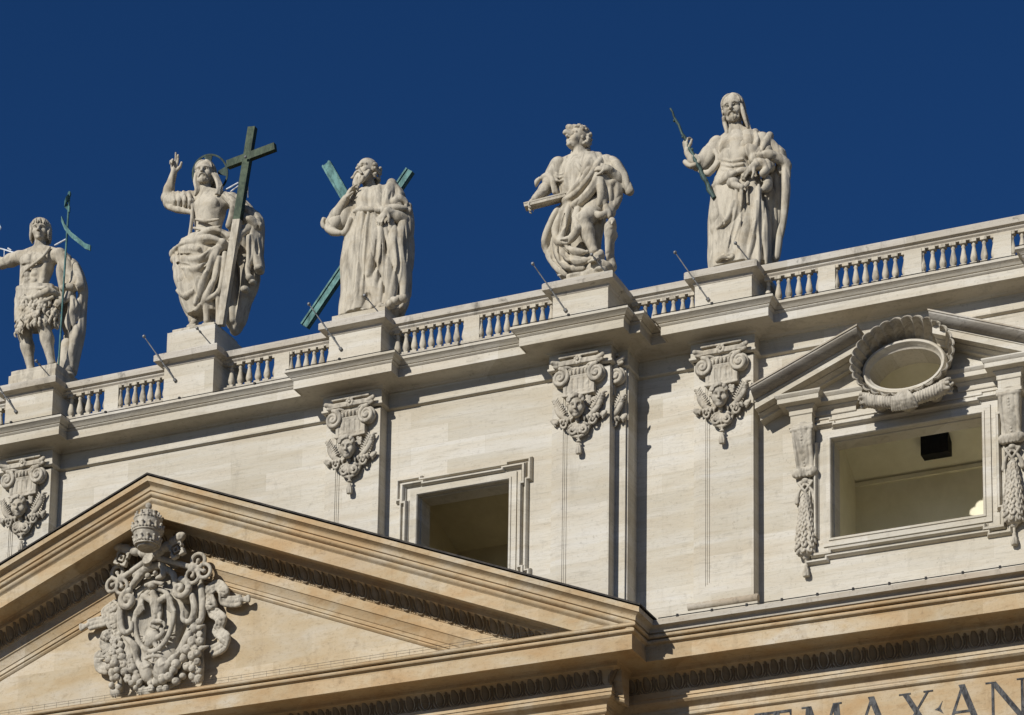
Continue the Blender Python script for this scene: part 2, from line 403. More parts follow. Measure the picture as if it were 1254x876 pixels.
# eggs and darts
def egg_dart(place, n, step, m):
    for i in range(n):
        for v, f in EGG: m.add([place(i*step+x, y, z) for x, y, z in v], f)
def egg_unit():
    out = []
    e = MB(); e.ell((0, .02, .235), (.135, .10, .215), 10, 6); out.append((e.v, e.f))
    s = MB()      # the shell round the egg
    pts = [(-.19+.0, -.02, .44)]+[(.19*math.sin(a), -.015, .24-.255*math.cos(a)) for a in np.linspace(-2.0, 2.0, 11)]
    s.tube([(x, y, z) for x, y, z in pts[1:]], .028, 5); out.append((s.v, s.f))
    d = MB(); d.add([(.25-.05, .03, .42), (.25+.05, .03, .42), (.25, -.05, .40), (.25-.012, 0, -.01), (.25+.012, 0, -.01), (.25, -.04, .0)], [(0, 2, 5, 3), (2, 1, 4, 5), (0, 3, 4, 1)])
    d.tube([(.25-.085, .01, -.01), (.25, -.02, .10), (.25+.085, .01, -.01)], .02, 4); out.append((d.v, d.f))
    return out
EGG = egg_unit()
def ovo(z):   # outward offset of the ovolo at height z above its foot
    t = math.asin(max(0, min(1, z/.44))); return .34+.27*(1-math.cos(t))
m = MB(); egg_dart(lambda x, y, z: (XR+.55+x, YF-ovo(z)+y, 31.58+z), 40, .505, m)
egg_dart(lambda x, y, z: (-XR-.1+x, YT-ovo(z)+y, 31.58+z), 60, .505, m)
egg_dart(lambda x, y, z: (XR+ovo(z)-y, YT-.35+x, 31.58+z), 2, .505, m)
m.build('egg_and_dart', M['dark_ochre'], church, 60)

# pediment
ped = empty_part('pediment', church, (0, YT, 32))
S = .408
def rk(prof, half, h0=None):
    """raking profile, mitred at the apex; h is the height at the apex line"""
    return [[(sgn*(XR+d if half is None else half), YT-d, h-S*(XR+d if half is None else half)) for d, h in prof] for sgn in (-1, 1)]
hs = [(d, z+S*(XR+d)) for d, z in [(1.48, 32.55), (1.50, 32.57)] + arc((1.53, 32.645), .062, -75, 75, 5) + [(1.50, 32.715), (1.49, 32.735)] + arc((1.60, 32.79), .056, -80, 80, 5) + sim]
hs = [(.6, 38.99+.25), (.70, 38.97), (1.36, 38.93), (1.36, 38.86), (1.48, 38.86)] + hs + [(1.8, 33.21+S*(XR+1.8)), (-.9, 33.21+S*(XR+1.8))]
L_, R_ = rk(hs, None)
mid = [(0, YT-d, h) for d, h in hs]
# the ends run back to the side bays
m = MB(); m.loft([[(x, y-.003, z+.002) for x, y, z in r] for r in (L_, mid, R_)], False); m.build('raking_cornice', M['ochre'], ped, 32)
sp = sim+[(1.8, 33.21), (-.8, 33.32)]
for sg in (1, -1):
    sm = MB(); sm.loft([[(sg*(XR+d), YT-d, z) for d, z in sp], [(sg*(XR+d), YF-d, z) for d, z in sp], [(sg*40, YF-d, z) for d, z in sp]], False)
    sm.build('crown_moulding', M['sill'], church, 32)
# bed moulds of the rake
eh = [(.34+.27*(1-math.cos(i/6*math.pi/2)), 38.36+.40*math.sin(i/6*math.pi/2)) for i in range(7)]
bm_ = [(-.3, 37.40), (0, 37.42), (.04, 37.45), (.07, 37.50), (.05, 37.55), (.10, 37.57), (.10, 37.68), (.13, 37.70), (.17, 37.84), (.24, 37.96), (.28, 37.98), (.28, 38.30), (.31, 38.31), (.31, 38.35)] + eh + [(.65, 38.78), (.65, 38.90), (.70, 38.975), (-.3, 38.98)]
Lm, Rm = rk(bm_, 15.6)
MB().loft([Lm, [(0, YT-d, h) for d, h in bm_], Rm], True).build('raking_moulding', M['ochre'], ped, 32)
def ovr(z): t = math.asin(max(0, min(1, z/.40))); return .34+.27*(1-math.cos(t))
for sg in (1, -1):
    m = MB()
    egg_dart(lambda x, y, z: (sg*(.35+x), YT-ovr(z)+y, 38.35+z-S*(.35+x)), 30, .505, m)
    m.build('egg_and_dart', M['dark_ochre'], ped, 60, True)
m = MB(); zt = 32.9; xe = (37.6-zt)/S
m.prism([[(-xe, zt), (xe, zt), (0, 37.6)]], YT, YT+.9); m.build('tympanum', M['tymp'], ped)
m = MB(); m.loft([[(-XR-1.55, YT-1.6, 32.872), (-XR-1.55, YT+.2, 32.93)], [(XR+1.55, YT-1.6, 32.872), (XR+1.55, YT+.2, 32.93)]], False); m.build('ledge', M['sill'], ped)
# sheet lead on the pediment roof
m = MB()
for sg in (-1, 1):
    a = [(sg*(XR+1.90), YT-1.89, 33.215), (sg*(XR+1.90), YT-1.89, 33.27), (sg*(XR+1.90), .0, 33.30)]
    zz = S*(XR+1.90)
    b = [(0, p[1], p[2]+zz) for p in a]
    m.loft([a, b], False)
m.add([(XR+1.90, YT-1.89, 33.215), (XR+1.90, YT-1.89, 33.27), (XR+1.90, YF-1.89, 33.27), (XR+1.90, YF-1.89, 33.215)], [(0, 1, 2, 3)])
m.build('lead_roof', M['lead'], ped)
# cable and netting on the ledges
cab = MB(); cab.tube([(XR+2.0, YF-1.82, 33.24), (39, YF-1.82, 33.24)], .016, 5)
for i in range(22): x = XR+2.6+i*1.08; cab.box(x-.03, x+.03, YF-1.85, YF-1.78, 33.2, 33.285)
tag(cab.build('lightning_cable', M['cable']), 'thin black cable with clips on the ledge below the wide right window', 'cable')
net = MB()
for z in (33.02, 33.10): net.tube([(-14.5, YT-1.45, z), (14.3, YT-1.45, z)], .005, 4)
for i in range(65): net.tube([(-14.4+i*.445, YT-1.45, 32.87), (-14.4+i*.445, YT-1.45, 33.11)], .004, 4)
tag(net.build('bird_wire', M['cable']), 'fine bird wires strung along the ledge below the coat of arms', 'bird wire')

# carved inscription
def glyphs(ch):
    t, n, s = .17, .075, .05           # thick stem, thin stem, serif
    def st(x0, x1, a, b): return [(x0-a/2, 0), (x0+a/2, 0), (x1+a/2, 1), (x1-a/2, 1)] if b is None else None
    P = []
    def stroke(x0, z0, x1, z1, w):
        h = w/2; P.append([(x0-h, z0), (x0+h, z0), (x1+h, z1), (x1-h, z1)])
    def serif(x, z, w): P.append([(x-w/2, z-.018), (x+w/2, z-.018), (x+w/2, z+.018), (x-w/2, z+.018)])
    if ch == 'T':
        stroke(.42, 0, .42, .96, t); P.append([(0, .93), (.84, .93), (.84, 1), (0, 1)]); P.append([(0, .80), (.03, .80), (.06, .93), (0, .96)]); P.append([(.81, .80), (.84, .80), (.84, .96), (.78, .93)]); serif(.42, .02, .34); return P, .84
    if ch == 'M':
        stroke(.10, 0, .20, 1, n); stroke(.57, 0, .22, 1, t); stroke(.60, 0, .94, 1, n); stroke(1.08, 0, .98, 1, t); serif(.10, .02, .24); serif(1.08, .02, .32); serif(.15, .985, .22); serif(1.02, .985, .24); return P, 1.2
    if ch == 'A':
        stroke(.06, 0, .44, 1.0, n); stroke(.84, 0, .42, 1.04, t); P.append([(.2, .34), (.7, .34), (.68, .40), (.22, .40)]); serif(.06, .02, .24); serif(.84, .02, .32); return P, .92
    if ch == 'X':
        stroke(.80, 0, .14, 1, t); stroke(.08, 0, .78, 1, n); serif(.80, .02, .32); serif(.08, .02, .24); serif(.14, .985, .32); serif(.78, .985, .26); return P, .9
    if ch == 'N':
        stroke(.15, 0, .15, 1, n); stroke(.95, 0, .15, 1.0, t); stroke(.92, 0, .92, 1, n); serif(.15, .02, .26); serif(.92, .985, .28); serif(.06, .985, .2); return P, 1.0
    if ch == 'P':
        stroke(.15, 0, .15, 1, t); serif(.15, .02, .34); serif(.12, .985, .24)
        o_ = [(.15+.42*math.cos(a), .74+.26*math.sin(a)) for a in np.linspace(-1.57, 1.57, 10)]; i_ = [(.15+.27*math.cos(a), .74+.20*math.sin(a)) for a in np.linspace(1.57, -1.57, 10)]; P.append(o_+i_); return P, .66
    if ch == 'O':
        k = 20; a_ = [2*math.pi*i/k for i in range(k)]
        for i in range(k):
            a, b = a_[i], a_[(i+1) % k]
            P.append([(.5+.5*math.cos(a), .5+.5*math.sin(a)), (.5+.5*math.cos(b), .5+.5*math.sin(b)), (.5+.36*math.cos(b), .5+.46*math.sin(b)), (.5+.36*math.cos(a), .5+.46*math.sin(a))])
        return P, 1.0
    if ch == 'D':
        stroke(.15, 0, .15, 1, t); o_ = [(.15+.7*math.cos(a), .5+.5*math.sin(a)) for a in np.linspace(-1.57, 1.57, 14)]; i_ = [(.15+.55*math.cos(a), .5+.44*math.sin(a)) for a in np.linspace(1.57, -1.57, 14)]; P.append(o_+i_); return P, .9
    if ch == '.':
        P.append([(.0, .50), (.10, .55), (.22, .70), (.16, .53), (.24, .38), (.10, .47)]); return P, .24
LH, LZ = 1.22, 30.62-1.22
for ch, x in (('P', 16.1), ('O', 17.05), ('N', 18.40), ('T', 19.50), ('M', 20.70), ('A', 22.40), ('X', 23.74), ('.', 24.78), ('A', 25.12), ('N', 26.34), ('M', 27.75), ('D', 29.4)):
    P, wdt = glyphs(ch); m = MB()
    kx = {'T': .93/.84, 'M': 1.12, 'A': 1.12, 'X': 1.1, 'N': 1.12}.get(ch, 1.1)
    for i, q in enumerate(P):
        a = sum(q[j][0]*q[(j+1) % len(q)][1]-q[(j+1) % len(q)][0]*q[j][1] for j in range(len(q)))
        if a < 0: q = q[::-1]
        m.prism([[(x+px*kx, LZ+pz*LH) for px, pz in q]], YF-.012-.0015*i, YF-.0005)
    m.build('letter' if ch != '.' else 'point', M['letter'], church)

# ================================================================== pedestals, balustrades, rods
PED = [(-6.28, 0, 45.42, 'second from the left edge, under the youth with the banner'), (-.13, 0, 45.43, ''), (5.97, 0, 45.40, ''), (13.80, 0, 45.24, ''), (18.17, REC, 45.22, ''), (29.55, REC, 45.22, '')]
PLAB = ['square stone pedestal under the bare-chested figure with the bronze banner', 'square stone pedestal under the haloed figure with the upright cross', 'square stone pedestal under the bearded figure before the slanting cross',
        'stone pedestal on the corner under the curly-haired striding figure', 'square stone pedestal under the figure holding a knotted club', 'stone pedestal at the far right edge with no figure in view']
pr_die = [(0, 43.55), (0, 44.2)]
for (x, y, zt, _), lab in zip(PED, PLAB):
    t = thing('pedestal', lab, 'pedestal', (x, y, 43.5), 'pedestals along the balustrade')
    hw = .93; y0, y1 = y-.48, y+1.35
    m = MB(); m.box(x-hw, x+hw, y0, y1, 43.5, zt-.34); m.build('pedestal_block', M['attic'], t)
    sq = [(x-hw, y1), (x-hw, y0), (x+hw, y0), (x+hw, y1)]
    m = MB(); m.sweep([(-.3, zt-.42), (.004, zt-.42), (.03, zt-.40), (.05, zt-.36), (.05, zt-.33), (.12, zt-.30), (.22, zt-.27), (.26, zt-.26), (.26, zt-.06), (.22, zt-.01), (-.5, zt), (-.9, zt+.002)], sq)
    m.box(x-hw-.2, x+hw+.2, y1-.05, y1+.2, zt-.27, zt-.02)
    m.build('cap', M['rail'], t, 30)
BP = [(.085, 0), (.085, .07), (.055, .085), (.052, .10), (.075, .14), (.098, .20), (.10, .25), (.09, .32), (.07, .42), (.052, .52), (.046, .58), (.06, .60), (.06, .63), (.047, .64), (.05, .70), (.085, .71), (.085, .78)]
bal_me = None
def baluster(x, y, z, parent, half=False):
    global bal_me
    if bal_me is None:
        b = MB(); b.lathe(BP[2:-2], (0, 0, 0), 12); b.box(-.095, .095, -.095, .095, -.01, .085); b.box(-.09, .09, -.09, .09, .69, .79)
        o = b.build('baluster', M['stone'], None, 40); bal_me = o.data; bpy.data.objects.remove(o)
    o = bpy.data.objects.new('baluster', bal_me); col.objects.link(o); o.location = (x, y, z); o.scale = (1.1, 1.1, 1.115); o.rotation_euler.z = rnd.uniform(-.02, .02)
    o.parent = parent; o.matrix_parent_inverse = Matrix.Translation(-parent.location)
def balustrade(x0, x1, y, dz, posts, label, n=None):
    t = thing('balustrade', label, 'balustrade', ((x0+x1)/2, y, 43.55), 'balustrade sections between the pedestals')
    m = MB(); m.box(x0, x1, y-.02, y+.26, 43.5, 44.06+dz); m.box(x0, x1, y-.05, y+.28, 44.06+dz, 44.16+dz); m.build('plinth', M['rail'], t)
    m = MB(); m.sweep([(-.2, 45.01+dz), (-.02, 45.01+dz), (-.02, 45.05+dz), (.0, 45.07+dz), (.03, 45.10+dz), (.03, 45.15+dz), (.09, 45.185+dz), (.12, 45.19+dz), (.12, 45.38+dz), (.09, 45.42+dz), (-.15, 45.45+dz)], [(x0, y), (x1, y)])
    m.box(x0, x1, y+.1, y+.24, 45.015+dz, 45.06+dz); m.box(x0, x1, y+.1, y+.28, 45.06+dz, 45.43+dz); m.build('top_rail', M['rail'], t, 30)
    ed = [x0]+[v for p in posts for v in (p-.27, p+.27)]+[x1]
    for p in posts:
        m = MB(); m.box(p-.27, p+.27, y-.01, y+.23, 44.15+dz, 45.02+dz); m.build('post', M['attic'], t)
    for a, b in zip(ed[::2], ed[1::2]):
        k = max(1, round((b-a)/.312)-0); s = (b-a)/k
        for i in range(k+1):
            xx = a+i*s
            if (i in (0, k)):
                if (xx in (x0, x1)): continue
            baluster(xx, y+.11, 44.16+dz, t)
balustrade(-13, -7.21, 0, 0, [-10.2], 'balustrade section cut off by the left edge beside the banner figure')
balustrade(-5.35, -1.06, 0, 0, [-3.38], 'balustrade between the banner figure and the haloed figure')
balustrade(.80, 5.04, 0, 0, [3.05], 'balustrade between the haloed figure and the slanting cross')
balustrade(6.90, 12.87, 0, 0, [9.85], 'long balustrade between the slanting-cross figure and the striding figure')
balustrade(14.73, 17.24, REC, -.10, [], 'short set-back balustrade beside the striding figure')
balustrade(19.10, 28.62, REC, -.10, [21.35, 24.08, 26.85], 'long balustrade above the scalloped oval window')

def rod(tip, foot, label):
    t = MB(); tip, foot = Vector(tip), Vector(foot)
    t.tube([foot, tip], [.024, .018], 7); t.ell(tip, .055, 10, 8)
    d = (tip-foot).normalized(); t.tube([foot-d*.02, foot+d*.06], .06, 8); t.tube([foot+d*.75, foot+d*.83], .038, 7)
    tag(t.build('spike_rod', M['steel'], None, 50), label, 'metal rod', 'ball-tipped metal rods on the pedestals')
RODS = [('banner figure', -6.28, 0, 45.42), ('haloed figure', -.13, 0, 45.43), ('slanting-cross figure', 5.97, 0, 45.40), ('striding figure', 13.80, 0, 45.24), ('club-holding figure', 18.17, REC, 45.22)]
for nm, x, y, zt in RODS:
    rod((x-1.32, y-1.15, zt+.45), (x-.48, y-.50, zt-.95), 'ball-tipped metal rod on the left face of the pedestal of the '+nm)
    rod((x+.62, y-1.05, zt+.42), (x+1.05, y-.50, zt-.20), 'ball-tipped metal rod at the right corner of the pedestal of the '+nm)

# ================================================================== sculpting: signed distances, surface nets
class Sculpt:
    def __init__(s, lo, hi, h, origin=(0, 0, 0)):
        s.lo = np.array(lo, np.float32); s.h = h; s.n = np.ceil((np.array(hi)-np.array(lo))/h).astype(int)+1
        s.ax = [s.lo[i]+h*np.arange(s.n[i], dtype=np.float32) for i in range(3)]
        s.D = np.full(s.n, .5, np.float32); s.o = origin
    def blk(s, lo, hi, mg):
        sl = []
        for i in range(3):
            a = int(np.floor((lo[i]-mg-s.lo[i])/s.h)); b = int(np.ceil((hi[i]+mg-s.lo[i])/s.h))+1
            a, b = max(a, 0), min(b, s.n[i])
            if a >= b: return None
            sl.append(slice(a, b))
        g = [s.ax[0][sl[0]][:, None, None], s.ax[1][sl[1]][None, :, None], s.ax[2][sl[2]][None, None, :]]
        return tuple(sl), g
    def put(s, sl, d, k, sub):
        A = s.D[sl]
        if sub:
            d = -d
            if k > 0: hh = np.maximum(k-np.abs(A-d), 0)/k; A[...] = np.maximum(A, d)+hh*hh*k*.25
            else: np.maximum(A, d, out=A)
        else:
            if k > 0: hh = np.maximum(k-np.abs(A-d), 0)/k; A[...] = np.minimum(A, d)-hh*hh*k*.25
            else: np.minimum(A, d, out=A)
        return s
    def cap(s, a, b, ra, rb=None, k=.05, sub=False, fl=None):
        """rounded cone a-b; fl=(axis, factor) squashes it along a world axis"""
        rb = ra if rb is None else rb; a = np.array(a, np.float32); b = np.array(b, np.float32); rm = max(ra, rb)
        q = s.blk(np.minimum(a, b)-rm, np.maximum(a, b)+rm, k+2*s.h)
        if q is None: return s
        sl, g = q; ab = b-a; L2 = float(ab@ab)+1e-9
        P = [g[i]-a[i] for i in range(3)]
        sc = [1, 1, 1]
        if fl: sc[fl[0]] = 1/fl[1]
        t = np.clip((P[0]*ab[0]+P[1]*ab[1]+P[2]*ab[2])/L2, 0, 1)
        d = np.sqrt(sum(((P[i]-t*ab[i])*sc[i])**2 for i in range(3)))-(ra+(rb-ra)*t)
        return s.put(sl, d, k, sub)
    def ell(s, c, r, k=.05, rot=None, sub=False):
        r = np.array([r, r, r] if isinstance(r, (int, float)) else r, np.float32); c = np.array(c, np.float32); rm = r.max() if rot is not None else r
        q = s.blk(c-rm, c+rm, k+2*s.h)
        if q is None: return s
        sl, g = q; P = [g[i]-c[i] for i in range(3)]
        if rot is not None:
            m = np.array(rot, np.float32); P = [m[0, i]*P[0]+m[1, i]*P[1]+m[2, i]*P[2] for i in range(3)]
        k0 = np.sqrt(sum((P[i]/r[i])**2 for i in range(3)))+1e-6; k1 = np.sqrt(sum((P[i]/r[i]**2)**2 for i in range(3)))+1e-6
        return s.put(sl, k0*(k0-1)/k1, k, sub)
    def box(s, c, r, k=.02, rot=None, sub=False, rd=.02):
        r = np.array(r, np.float32); c = np.array(c, np.float32); rm = float(np.linalg.norm(r)) if rot is not None else r
        q = s.blk(c-rm, c+rm, k+2*s.h)
        if q is None: return s
        sl, g = q; P = [g[i]-c[i] for i in range(3)]
        if rot is not None:
            m = np.array(rot, np.float32); P = [m[0, i]*P[0]+m[1, i]*P[1]+m[2, i]*P[2] for i in range(3)]
        Q = [np.abs(P[i])-(r[i]-rd) for i in range(3)]
        d = np.sqrt(sum(np.maximum(x, 0)**2 for x in Q))+np.minimum(np.maximum(np.maximum(Q[0], Q[1]), Q[2]), 0)-rd
        return s.put(sl, d, k, sub)
    def line(s, pts, rad, k=.04, sub=False, sm=True, fl=None):
        """a fold, a limb or a lock of hair: a smooth chain of tapering cones"""
        pts = [np.array(p, float) for p in pts]; n = len(pts)
        rad = list(rad) if isinstance(rad, (list, tuple)) else [rad]*n
        if len(rad) != n: rad = list(np.interp(np.linspace(0, 1, n), np.linspace(0, 1, len(rad)), rad))
        if sm and n > 2:
            P, Q = [], []
            for i in range(n-1):
                p0, p1, p2, p3 = pts[max(i-1, 0)], pts[i], pts[i+1], pts[min(i+2, n-1)]
                for t in ((0, .34, .67) if i < n-2 else (0, .34, .67, 1)):
                    P.append(.5*((2*p1)+(-p0+p2)*t+(2*p0-5*p1+4*p2-p3)*t*t+(-p0+3*p1-3*p2+p3)*t**3)); Q.append(rad[i]+(rad[i+1]-rad[i])*t)
            pts, rad = P, Q
        A = np.array(pts, np.float32); r_ = np.array(rad, np.float32); rm = float(r_.max())
        q = s.blk(A.min(0)-rm, A.max(0)+rm, k+2*s.h)
        if q is None: return s
        sl, g = q; d = np.full([x.stop-x.start for x in sl], 9.0, np.float32); sc = [1, 1, 1]
        if fl: sc[fl[0]] = 1/fl[1]
        for i in range(len(A)-1):
            a, b = A[i], A[i+1]; mg = max(r_[i], r_[i+1])+k+.12; w = []
            for j in range(3):
                ax = g[j].ravel(); lo = np.searchsorted(ax, min(a[j], b[j])-mg); hi = np.searchsorted(ax, max(a[j], b[j])+mg); w.append(slice(lo, hi))
            if any(x.start >= x.stop for x in w): continue
            P = [g[0][w[0]]-a[0], g[1][:, w[1]]-a[1], g[2][:, :, w[2]]-a[2]]; ab = b-a; L2 = float(ab@ab)+1e-9
            t = np.clip((P[0]*ab[0]+P[1]*ab[1]+P[2]*ab[2])/L2, 0, 1)
            dd = np.sqrt(sum(((P[j]-t*ab[j])*sc[j])**2 for j in range(3)))-(r_[i]+(r_[i+1]-r_[i])*t)
            v = d[tuple(w)]; np.minimum(v, dd, out=v)
        return s.put(sl, d, k, sub)
    def lathe(s, rows, folds=(), k=.06, soft=1.0):
        """rows of (z, cx, cy, rx, ry); folds of (n, amplitude, phase, twist) run round the body as pleats"""
        rows = sorted(rows); A = np.array(rows, np.float32); z0, z1 = A[0, 0], A[-1, 0]; rm = A[:, 3:5].max()*1.25
        q = s.blk([A[:, 1].min()-rm, A[:, 2].min()-rm, z0], [A[:, 1].max()+rm, A[:, 2].max()+rm, z1], k+2*s.h)
        if q is None: return s
        sl, g = q; z = g[2].ravel(); zi = np.clip(z, z0, z1)
        # smooth interpolation of the rows
        def ip(c):
            v = np.interp(zi, A[:, 0], A[:, c]); 
            kk = max(1, int(.10/s.h)); w_ = np.ones(2*kk+1)/(2*kk+1); vp = np.pad(v, kk, mode='edge'); return np.convolve(vp, w_, 'valid').astype(np.float32)[None, None, :]
        cx, cy, rx, ry = ip(1), ip(2), ip(3), ip(4)
        u, v = (g[0]-cx)/rx, (g[1]-cy)/ry; rho = np.sqrt(u*u+v*v)+1e-6; rr = 1.0
        if folds:
            th = np.arctan2(v, u); f = 0
            for n_, amp, ph, tw in folds: f = f-amp*(1-2*np.abs(np.sin(.5*(n_*th+ph+tw*(g[2]-z0)))))
            rr = 1+f
        d = (rho-rr)*np.minimum(rx, ry)*.85
        d = np.maximum(d, np.maximum(z0-g[2], g[2]-z1))
        return s.put(sl, d.astype(np.float32), k, False)
    def rough(s, amp, f):
        x, y, z = s.ax[0][:, None, None], s.ax[1][None, :, None], s.ax[2][None, None, :]
        s.D += amp*(np.sin(f*x+1.3*np.sin(f*.7*z))*np.sin(f*y+.8)*np.sin(f*.9*z+np.sin(f*.6*x))).astype(np.float32); return s
    def cloth(s, a1=.03, f1=5.5, a2=.015, f2=11, seed=0.0, lean=.0):
        """creases of hanging cloth: rounded ridges and sharp valleys that wander as they fall"""
        x, y, z = s.ax[0][:, None, None], s.ax[1][None, :, None], s.ax[2][None, None, :]
        p1 = f1*(.85*x+.55*y+lean*z)+1.3*np.sin(1.05*z+1.7*x+seed)+.6*np.sin(2.3*z-1.1*y+2*seed)
        p2 = f2*(.8*x-.5*y+lean*.6*z)+1.5*np.sin(1.6*z+2.1*y+3*seed)+.8*np.sin(3.1*x+1.3*z)
        m = .5+.5*np.sin(.9*z+1.4*x+seed*1.7)*np.sin(1.3*z-.9*x+.5)
        s.D += (a1*(1-1.6*np.abs(np.sin(p1))**.6)*(.35+.65*m)+a2*(1-1.6*np.abs(np.sin(p2))**.7)*(1-.6*m)).astype(np.float32); return s
    def mesh(s, name, mat, parent=None, loc=None):
        D = s.D; D[0] = D[-1] = .5; D[:, 0] = D[:, -1] = .5; D[:, :, 0] = D[:, :, -1] = .5
        I = D < 0
        c = np.zeros([n-1 for n in D.shape], np.int8)
        for dx in (0, 1):
            for dy in (0, 1):
                for dz in (0, 1): c += I[dx:dx+c.shape[0], dy:dy+c.shape[1], dz:dz+c.shape[2]]
        act = (c > 0) & (c < 8); ii = np.argwhere(act); idx = np.full(c.shape, -1, np.int64); idx[act] = np.arange(len(ii))
        acc = np.zeros((len(ii), 3)); cnt = np.zeros(len(ii))
        for ax in range(3):
            o1, o2 = [a for a in range(3) if a != ax]
            for p in (0, 1):
                for r in (0, 1):
                    off = np.zeros(3, int); off[o1] = p; off[o2] = r; e = ii+off; f = e.copy(); f[:, ax] += 1
                    a = D[tuple(e.T)]; b = D[tuple(f.T)]; cr = (a < 0) != (b < 0)
                    t = np.where(cr, a/np.where(cr, a-b, 1), 0); q = off[None, :].astype(float).repeat(len(ii), 0); q[:, ax] += t
                    acc[cr] += q[cr]; cnt[cr] += 1
        V = (ii+acc/cnt[:, None])*s.h+s.lo+np.array(s.o)
        F = []
        for ax in range(3):
            o1, o2 = [(1, 2), (2, 0), (0, 1)][ax]
            sa = [slice(None)]*3; sb = [slice(None)]*3; sa[ax] = slice(0, -1); sb[ax] = slice(1, None)
            ch = I[tuple(sa)] != I[tuple(sb)]; e = np.argwhere(ch); ins = I[tuple(sa)][ch]
            ok = (e[:, o1] > 0) & (e[:, o2] > 0) & (e[:, o1] < D.shape[o1]-1) & (e[:, o2] < D.shape[o2]-1); e = e[ok]; ins = ins[ok]
            def at(p, r):
                q = e.copy(); q[:, o1] -= p; q[:, o2] -= r; return idx[tuple(q.T)]
            qd = np.stack([at(1, 1), at(0, 1), at(0, 0), at(1, 0)], 1); qd[~ins] = qd[~ins][:, ::-1]; F.append(qd)
        F = np.concatenate(F)
        # relax once so the net does not show its steps
        for _ in range(1):
            S_ = np.zeros_like(V); C_ = np.zeros(len(V))
            for a, b in ((0, 1), (1, 2), (2, 3), (3, 0)):
                np.add.at(S_, F[:, a], V[F[:, b]]); np.add.at(C_, F[:, a], 1)
            V = V*.84+.16*S_/np.maximum(C_, 1)[:, None]
        me = bpy.data.meshes.new(name); me.vertices.add(len(V)); me.vertices.foreach_set('co', V.astype(np.float32).ravel())
        me.loops.add(F.size); me.loops.foreach_set('vertex_index', F.astype(np.int32).ravel())
        me.polygons.add(len(F)); me.polygons.foreach_set('loop_start', np.arange(0, F.size, 4, dtype=np.int32)); me.polygons.foreach_set('loop_total', np.full(len(F), 4, np.int32))
        me.update(calc_edges=True); me.validate(); me.materials.append(mat)
        me.polygons.foreach_set('use_smooth', [True]*len(F))
        o = bpy.data.objects.new(name, me); col.objects.link(o)
        if parent: o.parent = parent; o.matrix_parent_inverse = Matrix.Translation(-parent.location)
        return o
def rotm(ax, deg): return np.array(Matrix.Rotation(R(deg), 3, ax))
def spiral(c, r0, r1, turns, a0, sg=1, n=22, plane='xz', y=0):
    """points of a volute scroll from radius r0 in to r1"""
    out = []
    for i in range(n):
        t = i/(n-1); a = a0+sg*2*math.pi*turns*t; r = r0+(r1-r0)*t
        out.append((c[0]+r*math.cos(a), c[1]+y*t, c[2]+r*math.sin(a)))
    return out

# ================================================================== pilaster capitals with cherub heads (sub-parts of the pilasters)
def head(S, c, sz, rot, k=.5, child=False, eyes=True):
    """a carved head: face towards -y before rot; sz is the height from chin to crown"""
    c = np.array(c, float); rot = np.array(rot)
    T = lambda x, y, z: c+rot@(np.array([x, y, z])*sz)
    E = lambda p, r, k_=.06, sub=False: S.ell(T(*p), tuple(np.array(r)*sz), k_*sz, rot, sub)
    C = lambda a, b, ra, rb, k_=.06, sub=False: S.cap(T(*a), T(*b), ra*sz, rb*sz, k_*sz, sub)
    E((0, .06, .13), (.35, .42, .37), .05)
    E((0, -.08, -.10), (.29 if not child else .34, .29, .36), .1)
    E((0, -.16, -.34), (.17, .17, .15), .12)
    for s in (-1, 1):
        E((s*.17, -.24, -.14), (.12, .10, .11) if not child else (.16, .13, .14), .1)
        E((s*.365, .03, -.03), (.04, .08, .10), .05)
    S.line([T(-.24, -.27, .10), T(-.12, -.345, .125), T(0, -.345, .09), T(.12, -.345, .125), T(.24, -.27, .10)], .042*sz, .05*sz)
    for s in (-1, 1):
        E((s*.14, -.39, .01), (.10, .13, .070), .03, True)
        E((s*.14, -.265, .0), (.07, .055, .040), .012)
        S.line([T(s*.06, -.345, .02), T(s*.135, -.352, .05), T(s*.21, -.30, .02)], .014*sz, .01*sz)
    C((0, -.34, .07), (0, -.475, -.12), .040, .058, .05)
    for s in (-1, 1): E((s*.055, -.40, -.135), (.042, .045, .035), .03)
    E((0, -.365, -.235), (.10, .045, .030), .03); E((0, -.36, -.285), (.08, .05, .030), .02)
    C((-.085, -.41, -.258), (.085, -.41, -.258), .016, .016, .015, True)
    E((0, -.31, -.40), (.10, .09, .085), .08)
    return T
